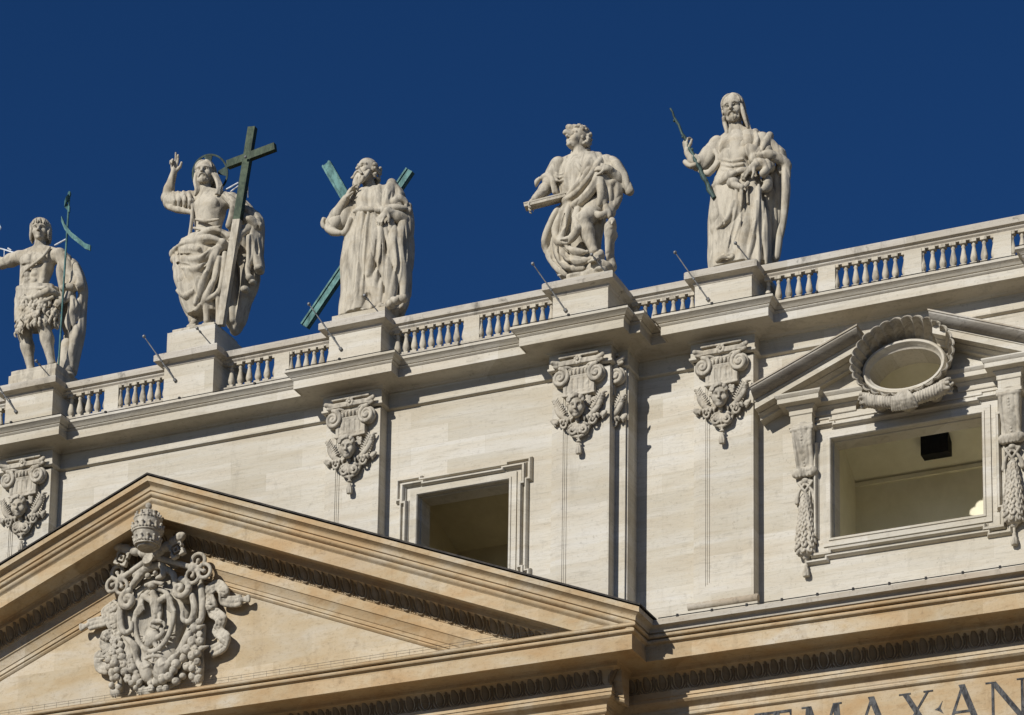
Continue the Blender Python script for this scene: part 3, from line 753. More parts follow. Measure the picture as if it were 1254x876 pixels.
def capital_parts():
    out = {}
    h = .019
    a = Sculpt((-1.12, -.55, 41.9), (1.12, .1, 42.75), h)
    for t0, t1 in zip(np.linspace(-1, 1, 13)[:-1], np.linspace(-1, 1, 13)[1:]):
        f = lambda t: (t*.90, -.13-.17*abs(t)**2.2, 42.40+.08*abs(t)**1.8)
        p, q = f(t0), f(t1)
        a.cap(p, q, .075, .075, .02); a.cap((p[0]*.95, p[1]+.06, p[2]-.11), (q[0]*.95, q[1]+.06, q[2]-.11), .055, .055, .02)
    a.box((0, -.11, 42.42), (.80, .16, .075), .02); a.box((0, -.10, 42.44), (.62, .12, .10), .02); a.box((0, -.1, 42.64), (.72, .16, .04), .01)
    for i in range(7):
        an = 2*math.pi*i/7; a.ell((.11*math.cos(an), -.26, 42.47+.11*math.sin(an)), (.055, .06, .055), .02)
    a.ell((0, -.31, 42.47), .05, .02)
    for i in range(5): a.ell((-.28+.14*i, -.17, 42.12-.02*abs(i-2)), (.055, .10, .115), .015)
    a.box((0, -.08, 42.15), (.40, .08, .13), .02); a.line([(-.36, -.16, 42.24), (0, -.16, 42.22), (.36, -.16, 42.24)], .03, .01)
    out['abacus'] = [a.mesh('abacus', M['carving'])]
    vs = []
    for s in (-1, 1):
        v = Sculpt((s*.64-.46, -.48, 41.50), (s*.64+.46, .1, 42.48), h)
        v.ell((s*.64, -.13, 41.97), (.30, .16, .30), .03)
        pts = spiral((s*.64, -.24, 41.97), .30, .05, 1.75, R(90), s, 34, y=-.06)
        v.line(pts, [.068, .045], .010, sm=False)
        v.line([(s*.64, -.24, 42.26), (s*.42, -.20, 42.30), (s*.28, -.14, 42.28)], [.06, .04], .02)
        v.ell((s*.64, -.30, 41.97), .065, .01)
        v.ell((s*.64, -.02, 41.97), (.27, .14, .27), .03)
        vs.append(v.mesh('volute', M['carving']))
    out['volute'] = vs
    p = Sculpt((-.66, -.40, 41.2), (.66, .1, 42.12), h)
    p.box((0, -.07, 41.66), (.56, .13, .34), .02)
    for i in range(5):
        x = -.40+.20*i
        p.cap((x, -.21, 41.86), (x, -.21, 41.53), .045, .045, .01, True); p.cap((x, -.22, 41.42), (x, -.22, 41.44), .045, .045, .01, True)
        p.cap((x+.01, -.16, 41.50), (x+.01, -.16, 41.60), .028, .02, .01)
    p.line([(-.56, -.20, 41.36), (0, -.21, 41.33), (.56, -.20, 41.36)], .035, .01)
    p.line([(-.56, -.19, 41.98), (.56, -.19, 41.98)], .03, .01)
    out['fluted_panel'] = [p.mesh('fluted_panel', M['carving'])]
    c = Sculpt((-.62, -.70, 40.35), (.62, .1, 41.55), .017)
    rt = rotm('Z', 14) @ rotm('X', 14)
    head(c, (.0, -.34, 40.90), .74, rt, child=True)
    rr = random.Random(3)
    for i in range(22):
        an = rr.uniform(.15, 2.99); q = np.array([.33*math.cos(an), -.10-.22*rr.random(), .16+.26*math.sin(an)])*.74
        q = rt@q; x, y, z = q[0], -.34+q[1], 40.90+q[2]; c.ell((x, y, z), rr.uniform(.055, .085), .012)
    for s in (-1, 1):
        for k in range(9):
            c.ell((s*(.30+.045*(k % 3)+rr.uniform(-.02, .02)), -.13-.05*rr.random(), 41.22-.085*(k//3)+rr.uniform(-.02, .02)), rr.uniform(.05, .075), .012)
            c.ell((s*(.30+.045*(k % 3)), -.21, 41.22-.085*(k//3)), .022, .01, sub=True)
    c.ell((0, -.05, 40.85), (.35, .14, .4), .05)
    out['cherub_head'] = [c.mesh('cherub_head', M['carving'])]
    ws = []
    for s in (-1, 1):
        w_ = Sculpt((min(s*.15, s*1.15), -.5, 40.2), (max(s*.15, s*1.15), .1, 41.75), .017)
        w_.line([(s*.34, -.16, 40.58), (s*.60, -.20, 40.72), (s*.78, -.17, 40.98), (s*.83, -.10, 41.34)], [.06, .09, .08, .03], .03)
        for i in range(9):
            t = i/8; b = np.array((s*(.46+.36*t), -.20, 40.64+.58*t)); e = b+np.array((s*(.13+.03*t), .10, -.10+.20*t)); w_.line([b, (b+e)/2+(0, -.05, 0), e], [.03, .048, .022], .006)
            b2 = np.array((s*(.50+.30*t), -.24, 40.74+.48*t)); w_.line([b2, b2+(-s*.08, .0, .06+.05*t)], [.035, .02], .006)
        for i in range(6):
            t = i/5; c_ = np.array((s*(.84-.10*t), -.11, 40.66-.10*t)); w_.line([c_, c_+(s*.13, -.03, -.01), c_+(s*.10, .02, -.10)], [.045, .05, .02], .006)
        ws.append(w_.mesh('wing', M['carving']))
    out['wing'] = ws
    g = Sculpt((-.95, -.42, 39.75), (.95, .1, 40.8), .017)
    for s in (-1, 1):
        g.line(spiral((s*.20, -.17, 40.20), .17, .04, 1.4, R(100), s, 20, y=-.06), [.048, .03], .006, sm=False)
        g.line(spiral((s*.50, -.15, 40.44), .15, .035, 1.3, R(60), -s, 18, y=-.06), [.045, .028], .006, sm=False)
        for i in range(5):
            t = i/4; b = np.array((s*(.14+.5*t), -.16, 40.66-.02*t)); e = b+np.array((s*.10, -.03, -.22+.05*t)); g.line([b, (b+e)/2+(s*.04, -.05, 0), e], [.035, .055, .02], .006)
        g.line([(s*.36, -.10, 40.30), (s*.28, -.12, 40.10), (s*.12, -.12, 40.02), (0, -.12, 39.98)], [.05, .05], .01)
    for i in range(7): an = R(200+23.3*i); g.line([(0, -.10, 40.50), (.26*math.cos(an), -.20, 40.45+.26*math.sin(an)), (.40*math.cos(an), -.12, 40.45+.40*math.sin(an))], [.03, .05, .03], .006)
    g.ell((0, -.03, 40.40), (.42, .09, .32), .04); g.ell((0, -.22, 40.52), (.08, .08, .10), .01); g.ell((0, -.03, 40.52), (.66, .07, .15), .03)
    out['scroll'] = [g.mesh('scroll', M['carving'])]
    q = Sculpt((-.2, -.32, 39.3), (.2, .1, 40.1), .017)
    q.cap((0, -.12, 40.02), (0, -.12, 39.86), .05, .04, .02); q.ell((0, -.12, 39.84), (.09, .07, .035), .015); q.ell((0, -.12, 39.74), (.07, .06, .05), .015)
    q.lathe([(39.42, .0, -.12, .075, .065), (39.50, 0, -.12, .115, .10), (39.62, 0, -.12, .10, .09), (39.74, 0, -.12, .04, .04)], [(7, .13, 0, 6)], .02)
    out['tassel'] = [q.mesh('tassel', M['carving'])]
    return out
CAP = capital_parts()
first = True
slots = [(PO[3], 18.17, REC-.48)]+[(PO[i], PIL[i][0], PIL[i][1]-.48) for i in (0, 1, 2, 4)]
cornerp = bpy.data.objects['corner_pilaster']
slots.append((cornerp, 14.33, -.05))
for par, x, y in slots:
    for nm, obs in CAP.items():
        for ob in obs:
            if not first and par == cornerp and (nm in ('cherub_head', 'fluted_panel') and False): continue
            c = ob if first else ob.copy()
            if not first: col.objects.link(c)
            c.location = (x, y, 0); c.scale = (.93, .85, 1); c.parent = par
    first = False

# ================================================================== the aedicule of the wide window
A = winR
ax = 23.87
# broken raking pediment
def rakepiece(x0, x1, sgn):
    """x measured from the axis; the slope falls away from it"""
    s = .40; zr = lambda d: 42.60-s*d
    # profile: depth from wall d, height
    pf = [(0, -1.10), (.34, -1.08), (.36, -1.02), (.44, -.98), (.50, -.95), (.50, -.92), (.82, -.92), (.82, -.72), (.85, -.71), (.85, -.66), (.88, -.65), (1.0, -.62), (1.14, -.54), (1.20, -.46), (1.20, -.40), (0, -.38)]
    m = MB(); pc = pf[:10]+[(0, -.66)]; ps = [(.5, -.655)]+[(d, h+.003) for d, h in pf[9:-1]]+[(.5, -.385)]
    def rg(q): rings = [[(ax+sgn*x, REC-d, zr(x)+h+.38) for d, h in q] for x in (x0, x1)]; return rings[::-1] if sgn < 0 else rings
    m.loft(rg(pc), True); m2 = MB(); m2.loft(rg(ps), True); m2.build('crown_moulding', M['crust'], A, 32, True)
    # roof slab
    top = [[(ax+sgn*x, REC-d, zr(x)+h+.38) for d, h in ((0, -.375), (1.23, -.395), (1.23, -.345), (0, -.30))] for x in (x0-.02, x1+.03)]
    t = MB(); t.loft(top if sgn > 0 else top[::-1], True, True)
    o = m.build('broken_pediment', M['attic'], A, 32, True); t.build('roof_slab', M['sill'], A, None, True)
rakepiece(1.20, 4.55, -1); rakepiece(1.02, 4.55, 1)
# tympanum wall behind, entablature blocks
m = MB(); m.prism([[(ax-3.6, 40.35), (ax-1.4, 40.35), (ax-1.4, 41.75)]], REC-.16, REC-.001); m.build('tympanum_panel', M['attic'], A)
m = MB(); m.prism([[(ax+3.6, 40.35), (ax+1.4, 41.75), (ax+1.4, 40.35)]], REC-.16, REC-.001); m.build('tympanum_panel', M['attic'], A)
blk = [(0, 39.98), (.02, 40.0), (.02, 40.14), (.06, 40.18), (.10, 40.22), (.10, 40.25), (.18, 40.27), (.30, 40.29), (.30, 40.43), (.34, 40.46), (.38, 40.52), (.38, 40.56), (0, 40.60)]
for sg in (-1, 1):
    x0, x1 = sorted((ax+sg*2.86, ax+sg*3.56)); f = REC-.46
    m = MB(); m.sweep(blk, [(x0, REC), (x0, f), (x1, f), (x1, REC)], False); m.box(x0+.01, x1-.01, f+.01, REC-.001, 39.62, 40.3); m.box(x0-.03, x1+.03, f-.05, REC-.002, 39.58, 39.67)
    m.build('impost_block', M['attic'], A, 32)
    x0, x1 = sorted((ax+sg*1.60, ax+sg*2.86)); f = REC-.14
    m = MB(); m.sweep(blk, [(x0, REC), (x0, f), (x1, f)] if sg < 0 and False else [(x0, REC), (x0, f), (x1, f), (x1, REC)], False); m.build('entablature_strip', M['attic'], A, 32)
m = MB(); m.box(ax-2.85, ax+2.85, REC-.12, REC-.002, 39.70, 40.02); m.build('frieze_strip', M['attic'], A)
# scrolled brackets with hanging garlands
def bracket(x):
    w_ = .33; B_ = Sculpt((x-.52, REC-1.0, 37.75), (x+.52, REC+.08, 39.75), .018)
    def side(z):   # s-shaped face: how far it stands from the wall
        t = (39.6-z)/1.45; return .46-.30*t+.05*math.sin(t*6.0)
    zz = np.linspace(39.52, 38.30, 16)
    for dx, r_ in ((-.26, .075), (-.10, .06), (.10, .06), (.26, .075)):
        B_.line([(x+dx*(1-.22*((39.6-z)/1.4)), REC-side(z)+.02, z) for z in zz], [r_, r_*.9], .01)
    B_.line([(x, REC-side(z)+.05, z) for z in zz], [.27, .20], .01, fl=(1, .4))
    for z in np.linspace(39.35, 38.45, 11): B_.ell((x, REC-side(z)-.055, z), .034, .008)
    for i in range(10):
        z = 39.55-i*.13; B_.box((x, REC-side(z)*.5, z), (.30-.06*i/10, side(z)*.5, .09), .02)
    B_.line([(x-.31, REC-.46, 39.52), (x+.31, REC-.46, 39.52)], .075, .02)
    B_.line([(x-.26, REC-.20, 38.24), (x+.26, REC-.20, 38.24)], .15, .03)
    for i in range(5): B_.cap((x-.22+.11*i, REC-.31, 38.26), (x-.22+.11*i, REC-.27, 38.12), .05, .055, .008)
    b = B_.mesh('bracket', M['carving'], A)
    g = Sculpt((x-.45, REC-.55, 34.8), (x+.45, REC+.08, 38.2), .018)
    g.ell((x, REC-.16, 37.98), (.12, .12, .09), .02); g.ell((x-.13, REC-.14, 37.95), (.10, .07, .07), .02); g.ell((x+.13, REC-.14, 37.95), (.10, .07, .07), .02)
    for s in (-1, 1):
        g.line([(x, REC-.16, 37.9), (x+s*.12, REC-.16, 37.78), (x+s*.24, REC-.14, 37.58), (x+s*.28, REC-.1, 37.36)], [.05, .035, .06, .075], .015)
        g.line([(x+s*.22, REC-.16, 37.95), (x+s*.05, REC-.19, 37.70), (x-s*.02, REC-.17, 37.6)], .04, .01)
    prof = lambda z: np.interp(z, [35.55, 35.68, 35.95, 36.4, 37.2, 37.6], [.08, .22, .27, .25, .16, .08])
    g.lathe([(z, x, REC-.13, prof(z)*.86, .20*prof(z)/.27) for z in np.linspace(35.5, 37.62, 12)], (), .02)
    rr = random.Random(5); row = 0; z = 37.45
    while z > 35.75:
        r_ = float(prof(z)); n_ = 4; 
        for i in range(n_):
            an = R(200+(140/(n_-1))*i+(20 if row % 2 else -18))
            px, py = x+r_*math.cos(an), REC-.13+.20*r_/.27*math.sin(an)
            s_ = .075+.075*r_/.27; nx, ny = math.cos(an), math.sin(an)
            rot_ = np.array(Matrix.Rotation(math.atan2(nx, -ny), 3, 'Z') @ Matrix.Rotation(R(-24), 3, 'X'))
            g.ell((px, py-.01, z), (s_*.72, s_*.42, s_*1.15), .006, rot_)
            g.ell((px+nx*s_*.42, py+ny*s_*.42-.01, z-s_*.25), (s_*.20, s_*.22, s_*.5), .006, rot_, sub=True)
        z -= .115+.05*r_/.27; row += 1
    for i in range(7):
        an = R(180+30*i); g.line([(x, REC-.12, 35.62), (x+.18*math.cos(an), REC-.14+.14*math.sin(an), 35.66), (x+.25*math.cos(an), REC-.13+.18*math.sin(an), 35.86)], [.05, .06, .03], .01)
    g.cap((x, REC-.13, 35.62), (x, REC-.12, 35.36), .05, .04, .02); g.ell((x, REC-.12, 35.30), (.06, .06, .05), .01)
    g.lathe([(34.96, x+.0, REC-.12, .09, .08), (35.06, x, REC-.12, .12, .10), (35.18, x, REC-.12, .08, .07), (35.28, x, REC-.12, .04, .04)], [(6, .14, 0, 5)], .02)
    o = g.mesh('garland', M['carving'], A)
    return b, o
b0, g0 = bracket(ax-3.19)
for o in (b0, g0):
    c = o.copy(); col.objects.link(c); c.location.x += 6.38
# the scalloped shell round the oval opening
def shell():
    m = MB(); N_ = 28*9; rings = [[] for _ in range(9)]
    cx, cz = OV[0], OV[1]; cr, zr_ = cx+.13, cz+.03
    for i in range(N_):
        a = 2*math.pi*i/N_; lob = abs(math.sin(28*a/2))**.65; ex, ez = math.cos(a), math.sin(a)
        P_ = lambda rx, rz, y, f: (cx+(cr-cx)*f+rx*ex, y, cz+(zr_-cz)*f+rz*ez)
        for k, (rx, rz, lo, dep, f) in enumerate(((1.30, .95, 0, 0, .2), (1.40, 1.04, .03, .5, .6), (1.55, 1.18, .065, .97, 1), (1.555, 1.185, .07, 1.02, 1), (1.525, 1.155, .068, 1.05, 1), (1.50, 1.13, .068, 1.03, 1), (1.39, 1.02, .11, .62, .8), (1.30, .92, .075, .26, .4), (1.22, .80, .0, .10, 0))):
            rings[k].append(P_(rx+lo*lob, rz+lo*lob, REC-dep, f))
    m.loft([r[::-1] for r in rings], False, True); m.build('shell_rim', M['carving'], A, 50, True)
    m = MB(); N_ = 64; pf = [(1.30, .86, REC-.20), (1.30, .86, REC-.40), (1.26, .82, REC-.46), (1.20, .76, REC-.46), (1.17, .72, REC-.40), (1.15, .68, REC-.30), (1.11, .61, REC-.26), (1.11, .61, REC+.02)]
    m.loft([[(cx+a_*math.cos(-2*math.pi*i/N_), y, cz+b_*math.sin(-2*math.pi*i/N_)) for i in range(N_)] for a_, b_, y in pf], False, True)
    m.build('oval_frame', M['attic'], A, 40, True)
    # the curled lip with its tied waist, below
    s = Sculpt((cx-1.75, REC-1.5, 38.9), (cx+2.0, REC+.08, 40.75), .02)
    def P(t): return (cx+.18+t*1.24, REC-.92+.10*t*t, 39.60+.30*abs(t)**1.8)
    for i in range(31):
        t = -1+2*i/30; p = P(t); tie = math.exp(-(t/.20)**2); r_ = .185+.045*abs(t)-.03*tie
        if abs(t) > .24: s.ell(p, (.062, r_, r_), .012)
    s.line([P(t) for t in np.linspace(-.95, .95, 13)], [.20, .15, .20], .02)
    for i in range(11):
        u = (i-5)/5; c_ = P(.24*u); s.line([(c_[0]+.07*u, c_[1]-.02, c_[2]-.25), (c_[0], c_[1]-.21, c_[2]-.04), (P(0)[0]+.13*u, c_[1]-.14, P(0)[2]+.22), (P(0)[0]+.10*u, c_[1]+.05, P(0)[2]+.34)], [.045, .05, .045, .04], .006)
    for sg in (-1, 1):
        for q in range(8):
            an = 2*math.pi*q/8; c_ = P(sg*1.0); s.line([(c_[0]-sg*.14, c_[1]+.16*math.cos(an), c_[2]+.16*math.sin(an)), (c_[0]+sg*.10, c_[1]+.20*math.cos(an), c_[2]+.20*math.sin(an))], [.04, .06], .015)
        c_ = P(sg*1.05); s.ell((c_[0]+sg*.16, c_[1], c_[2]), (.20, .14, .14), .01, sub=True); s.ell((c_[0]+sg*.02, c_[1], c_[2]), (.12, .08, .08), .01); s.line([(c_[0]-.05*sg, c_[1], c_[2]), (c_[0]+sg*.13, c_[1]-.02, c_[2]+.02)], [.08, .05], .01)
    s.cap((cx+.1, REC-.1, 39.85), (cx+.15, REC-.85, 39.62), .25, .2, .05); s.cap((cx-.7, REC-.1, 40.0), (cx-.7, REC-.8, 39.75), .2, .18, .05); s.cap((cx+.95, REC-.1, 40.0), (cx+.95, REC-.8, 39.75), .2, .18, .05)
    s.mesh('curled_lip', M['carving'], A)
shell()

# ================================================================== the coat of arms in the pediment
arms = thing('coat_of_arms', 'carved papal coat of arms with tiara, crossed keys and fruit garlands in the pediment', 'coat of arms', (0, YT, 33))
def tiara():
    c = (0.03, -2.72, 38.16); x, y = c[0], c[1]; zt = (-0.00, -2.72, 38.85)[2]; zb = (0.05, -2.72, 37.60)[2]; H = zt-zb
    m = Sculpt((x-.75, y-.75, zb-.2), (x+.75, y+.75, zt+.45), .02)
    pr = lambda t: np.interp(t, [0, .12, .3, .55, .75, .9, 1.0], [.27, .35, .42, .45, .42, .32, .16])
    m.lathe([(zb+H*t, x, y, pr(t), pr(t)) for t in np.linspace(0, 1, 14)], (), .02)
    m.ell((x, y, zt-.02), (.24, .24, .10), .05); m.cap((x, y, zt), (x, y, zt+.12), .06, .04, .03); m.ell((x, y, zt+.20), (.105, .105, .12), .02)
    m.ell((x, y-.05, zb), (.26, .26, .10), .02, sub=True)
    for t, n_ in ((.16, 26), (.50, 28), (.80, 24)):
        for i in range(n_):
            a = 2*math.pi*i/n_; r_ = pr(t)+.02; z = zb+H*t
            m.ell((x+r_*math.cos(a), y+r_*math.sin(a), z), (.05, .05, .045), .02)
            if i % 2 == 0: r2 = pr(t+.07)+.03; m.cap((x+r_*math.cos(a), y+r_*math.sin(a), z+.02), (x+r2*math.cos(a), y+r2*math.sin(a), z+.12), .05, .03, .015); m.ell((x+r2*math.cos(a)*1.03, y+r2*math.sin(a)*1.03, z+.15), .045, .01)
        for dz in (-.07,):
            k = [(x+(pr(t)+.01)*math.cos(a), y+(pr(t)+.01)*math.sin(a), zb+H*t+dz) for a in np.linspace(0, 2*math.pi, 25)]; m.line(k, .028, .01, sm=False)
    m.mesh('tiara', M['carving'], arms)
def key(bow, tip, s, name='key'):
    """a crossed key: trefoil bow below, ribbed collar and cut bit above"""
    b, t = np.array(bow), np.array(tip); d = (t-b)/np.linalg.norm(t-b); p = np.array((-d[2], 0, d[0]))*s
    lo = np.minimum(b, t)-.75; hi = np.maximum(b, t)+.75; lo[1] = min(b[1], t[1])-.4; hi[1] = max(b[1], t[1])+.4
    m = Sculpt(lo, hi, .021)
    m.cap(b, t, .095, .105, .02)
    for f in (.52, .62, .74, .86, .95): q = b+(t-b)*f; m.cap(q-d*.04, q+d*.04, .15, .15, .02)
    for off in (-d*.30, p*.27+d*.02, -p*.27+d*.02):
        c = b+off-d*.12; R_ = .225
        ring = [c+R_*(math.cos(a)*d+math.sin(a)*p) for a in np.linspace(0, 2*math.pi, 17)]; m.line(ring, .062, .015, sm=False)
        m.ell(c+.0*d, .075, .01); m.cap(c, b-d*.08, .05, .05, .02)
    m.ell(b, (.15, .12, .15), .03)
    bc = b+(t-b)*.86-p*.34; rt = np.array([p, (0, 1, 0), d]).T
    m.box(bc, (.24, .085, .24), .01, rt, rd=.02)
    for i in (-1, 1):
        m.box(bc+p*.14*i, (.035, .2, .12), .005, rt, True, .005); m.box(bc+d*.13*i, (.12, .2, .035), .005, rt, True, .005)
    m.box(bc-p*.26, (.06, .2, .04), .005, rt, True, .005); m.box(bc, (.05, .2, .05), .005, rt, True, .005)
    for i in (-1, 1): m.box(bc+d*.24*i, (.04, .2, .05), .005, rt, True, .005)
    m.mesh(name, M['carving'], arms)
def cartouche():
    lo = (-2.57, -1.00, 33.57); m = Sculpt((lo[0]-.2, -2.0, lo[2]-.3), ((1.39, -1.00, 37.48)[0]+.2, YT+.05, (-0.92, -1.20, 38.23)[2]+.3), .022)
    # the body: a deep shield with rolled edges
    L = [(-1.80, -1.15, 36.80), (-1.82, -1.20, 36.15), (-1.67, -1.25, 35.48), (-1.30, -1.30, 34.70), (-0.84, -1.30, 34.01)]
    Rr = [(0.87, -1.15, 36.71), (0.97, -1.20, 36.05), (0.78, -1.25, 35.28), (0.42, -1.30, 34.54), (-0.15, -1.30, 33.92)]
    m.ell((-0.66, -1.00, 36.21), (1.28, .44, 1.45), .1); m.ell((-0.68, -1.00, 34.88), (.95, .48, 1.05), .1); m.ell((-0.65, -1.05, 34.23), (.5, .42, .55), .1)
    m.line(L, [.17, .15, .16, .17, .15], .05); m.line(Rr, [.17, .15, .16, .17, .15], .05)
    # inner oval frame and hollow field
    cx_, cz_ = (-0.44, -1.35, 35.81)[0], (-0.44, -1.35, 35.81)[2]
    m.ell((cx_, -1.58, cz_), (.74, .36, 1.10), .02, sub=True)
    m.line([(cx_+.72*math.cos(a)*(1 if math.sin(a) > 0 else 1-.12*abs(math.sin(a))), -1.44, cz_+1.05*math.sin(a)) for a in np.linspace(0, 2*math.pi, 33)], .085, .02, sm=False)
    m.line([(cx_+.90*math.cos(a), -1.36, cz_+.02+1.24*math.sin(a)) for a in np.linspace(R(-40), R(220), 27)], .05, .02, sub=True, sm=False)
    # volutes at the shoulders
    for p_, sg, r_ in (((-1.32, -1.57, 36.56), 1, .32), ((0.60, -1.57, 36.63), -1, .34)):
        m.line(spiral(p_, r_, .06, 1.3, R(90 if sg > 0 else 90), sg, 22, y=-.1), [.12, .07], .02, sm=False); m.ell(p_, (.12, .12, .12), .02)
        m.ell((p_[0], -1.2, p_[2]), (r_*.9, .25, r_*.9), .04)
    # side hooks and outer scrolls
    m.line([(-1.67, -1.47, 36.57), (-1.64, -1.54, 35.99), (-1.47, -1.57, 35.52), (-1.21, -1.57, 35.53), (-1.20, -1.54, 35.81)], [.10, .11, .10, .08, .06], .02)
    m.line([(0.95, -1.47, 36.42), (1.10, -1.54, 35.90), (0.97, -1.57, 35.52), (0.71, -1.57, 35.62), (0.66, -1.54, 35.89)], [.10, .11, .10, .08, .06], .02)
    m.line([(-1.44, -1.47, 35.36), (-1.01, -1.57, 34.95), (-0.98, -1.52, 34.57), (-0.67, -1.57, 34.12), (-0.35, -1.52, 33.71)], [.08, .12, .10, .12, .10], .02)
    m.line([(1.08, -1.47, 35.47), (0.90, -1.57, 34.99), (0.71, -1.52, 34.72), (0.37, -1.62, 34.27), (-0.26, -1.52, 33.66)], [.08, .13, .10, .13, .10], .02)
    m.line([(1.05, -1.62, 35.26), (0.54, -1.52, 34.90), (0.56, -1.67, 34.53), (0.08, -1.57, 34.41), (-0.13, -1.62, 34.19)], [.03, .05, .06, .05, .03], .01, sub=True)
    m.line([(1.14, -1.32, 36.92), (1.28, -1.37, 36.18), (1.29, -1.42, 35.61)], [.10, .12, .10], .03)
    # two swelling lobes at the foot, tied
    m.ell((-0.54, -1.57, 34.07), (.24, .22, .38), .04, rotm('Y', -12)); m.ell((-0.01, -1.57, 34.07), (.26, .22, .40), .04, rotm('Y', 14))
    m.line([(-0.54, -1.67, 34.46), (-0.24, -1.74, 34.47), (-0.01, -1.67, 34.44)], .06, .02); m.cap((-0.24, -1.72, 34.55), (-0.22, -1.74, 34.31), .05, .04, .01)
    m.line([(-0.15, -1.78, 34.28), (-0.12, -1.80, 33.81), (-0.19, -1.72, 33.54)], .03, .01, sub=True)
    for q in ((-0.48, -1.72, 34.18), (0.06, -1.72, 34.16)): m.line([(q[0]-.16, q[1], q[2]+.05), (q[0]-.05, q[1]-.05, q[2]-.08), (q[0]+.12, q[1], q[2]+.02)], .05, .02)
    # the scrolled crest between the keys
    m.line([(-1.08, -1.57, 37.39), (-0.59, -1.67, 37.51), (-0.11, -1.62, 37.54), (-0.02, -1.67, 37.19), (-0.26, -1.62, 37.13)], [.14, .13, .12, .10, .07], .02)
    m.line([(-1.27, -1.52, 37.05), (-0.96, -1.62, 37.27), (-0.79, -1.62, 37.41)], [.10, .12, .10], .02); m.line([(-0.08, -1.52, 37.50), (0.33, -1.62, 37.16), (0.40, -1.57, 36.77), (0.54, -1.57, 36.60)], [.10, .11, .09, .08], .02)
    for q in ((270, 300), (285, 292), (300, 288), (420, 278), (405, 270), (435, 290)): m.ell(CQ[q], (.16, .14, .11), .02)
    m.ell((-0.46, -1.57, 36.94), (.18, .14, .12), .02); m.line([(-0.68, -1.62, 36.96), (-0.35, -1.67, 36.99), (-0.10, -1.62, 36.91)], .06, .015)
    m.ell((-0.58, -1.67, 37.24), .10, .02); m.ell((-0.29, -1.70, 37.28), .08, .02)
    m.cap((-0.09, -2.50, 37.80), (-0.64, -1.67, 37.60), .22, .12, .03)
    for q in np.linspace(0, 1, 5): a_, b_ = np.array((-0.77, -1.70, 38.00)), np.array((-0.40, -1.70, 37.55)); p_ = a_+(b_-a_)*q; m.ell(p_, (.09, .07, .05), .01)
    m.mesh('shield', M['carving'], arms)
CQ = {(270, 300): (-1.17, -1.45, 37.69), (285, 292): (-1.04, -1.45, 37.74), (300, 288): (-0.91, -1.45, 37.75), (420, 278): (0.12, -1.45, 37.67), (405, 270): (-0.01, -1.45, 37.75), (435, 290): (0.25, -1.45, 37.55)}
def beasts():
    m = Sculpt(((-1.18, -1.42, 35.97)[0]-.1, -1.85, (-0.34, -1.42, 34.52)[2]), ((0.44, -1.42, 35.73)[0]+.1, -1.05, (-0.45, -1.42, 36.96)[2]), .019)
    # eagle, wings raised
    m.line([(-0.31, -1.44, 36.07), (-0.37, -1.47, 36.34), (-0.43, -1.50, 36.58), (-0.45, -1.54, 36.70)], [.16, .20, .13, .10], .03); m.cap((-0.46, -1.58, 36.70), (-0.57, -1.62, 36.64), .05, .02, .01)
    for sg, a_, b_, c_ in ((-1, (-0.55, -1.50, 36.48), (-0.80, -1.52, 36.63), (-0.97, -1.48, 36.33)), (1, (-0.17, -1.50, 36.43), (0.11, -1.52, 36.49), (0.26, -1.48, 36.13))):
        m.line([a_, b_, c_], [.11, .12, .06], .02)
        for i in range(6):
            t = i/5; q = np.array(b_)+(np.array(c_)-np.array(b_))*t; e = q+np.array((-sg*.02+sg*.10*t, .02, -.42+.12*t)); m.line([q, (q+e)/2+np.array((sg*.05, -.04, 0)), e], [.06, .065, .03], .008)
    for s in (-1, 1): q = np.array((-0.29, -1.47, 35.98)); m.line([q+(s*.08, 0, 0), q+(s*.10, -.03, -.22)], [.08, .04], .02); m.line([q+(s*.10, -.04, -.22), q+(s*.18, -.06, -.27)], .035, .01)
    for i in range(3): q = np.array((-0.32, -1.42, 36.00)); m.line([q, q+np.array((-.08+.08*i, .02, -.32))], [.08, .05], .02)
    # winged dragon below
    m.line([(-0.28, -1.42, 35.53), (-0.51, -1.46, 35.64), (-0.39, -1.48, 35.75), (-0.09, -1.46, 35.68), (-0.03, -1.44, 35.55)], [.05, .07, .08, .06, .04], .02)
    m.ell((-0.48, -1.42, 35.24), (.26, .18, .26), .04); m.ell((-0.58, -1.44, 35.06), (.16, .14, .15), .03)
    m.line([(-0.23, -1.47, 35.19), (-0.03, -1.52, 35.30), (-0.12, -1.52, 35.43)], [.10, .08, .06], .02)
    c_ = np.array((-0.24, -1.46, 35.21))
    for i in range(8):
        an = R(70-26*i); m.line([c_, c_+np.array((.60*math.cos(an), .05, .42*math.sin(an)))], [.04, .055, .02], .01)
    c_ = np.array((-0.61, -1.42, 35.26))
    for i in range(4): an = R(150+20*i); m.line([c_, c_+np.array((.48*math.cos(an), .05, .36*math.sin(an)))], [.04, .05, .02], .01)
    m.line([(-0.37, -1.44, 35.02), (-0.26, -1.46, 34.81), (-0.53, -1.44, 34.81), (-0.14, -1.44, 34.70)], [.08, .06, .05, .03], .02); m.line([(-0.62, -1.44, 34.94), (-0.62, -1.46, 34.72)], [.07, .05], .02)
    m.mesh('eagle_and_dragon', M['carving'], arms)
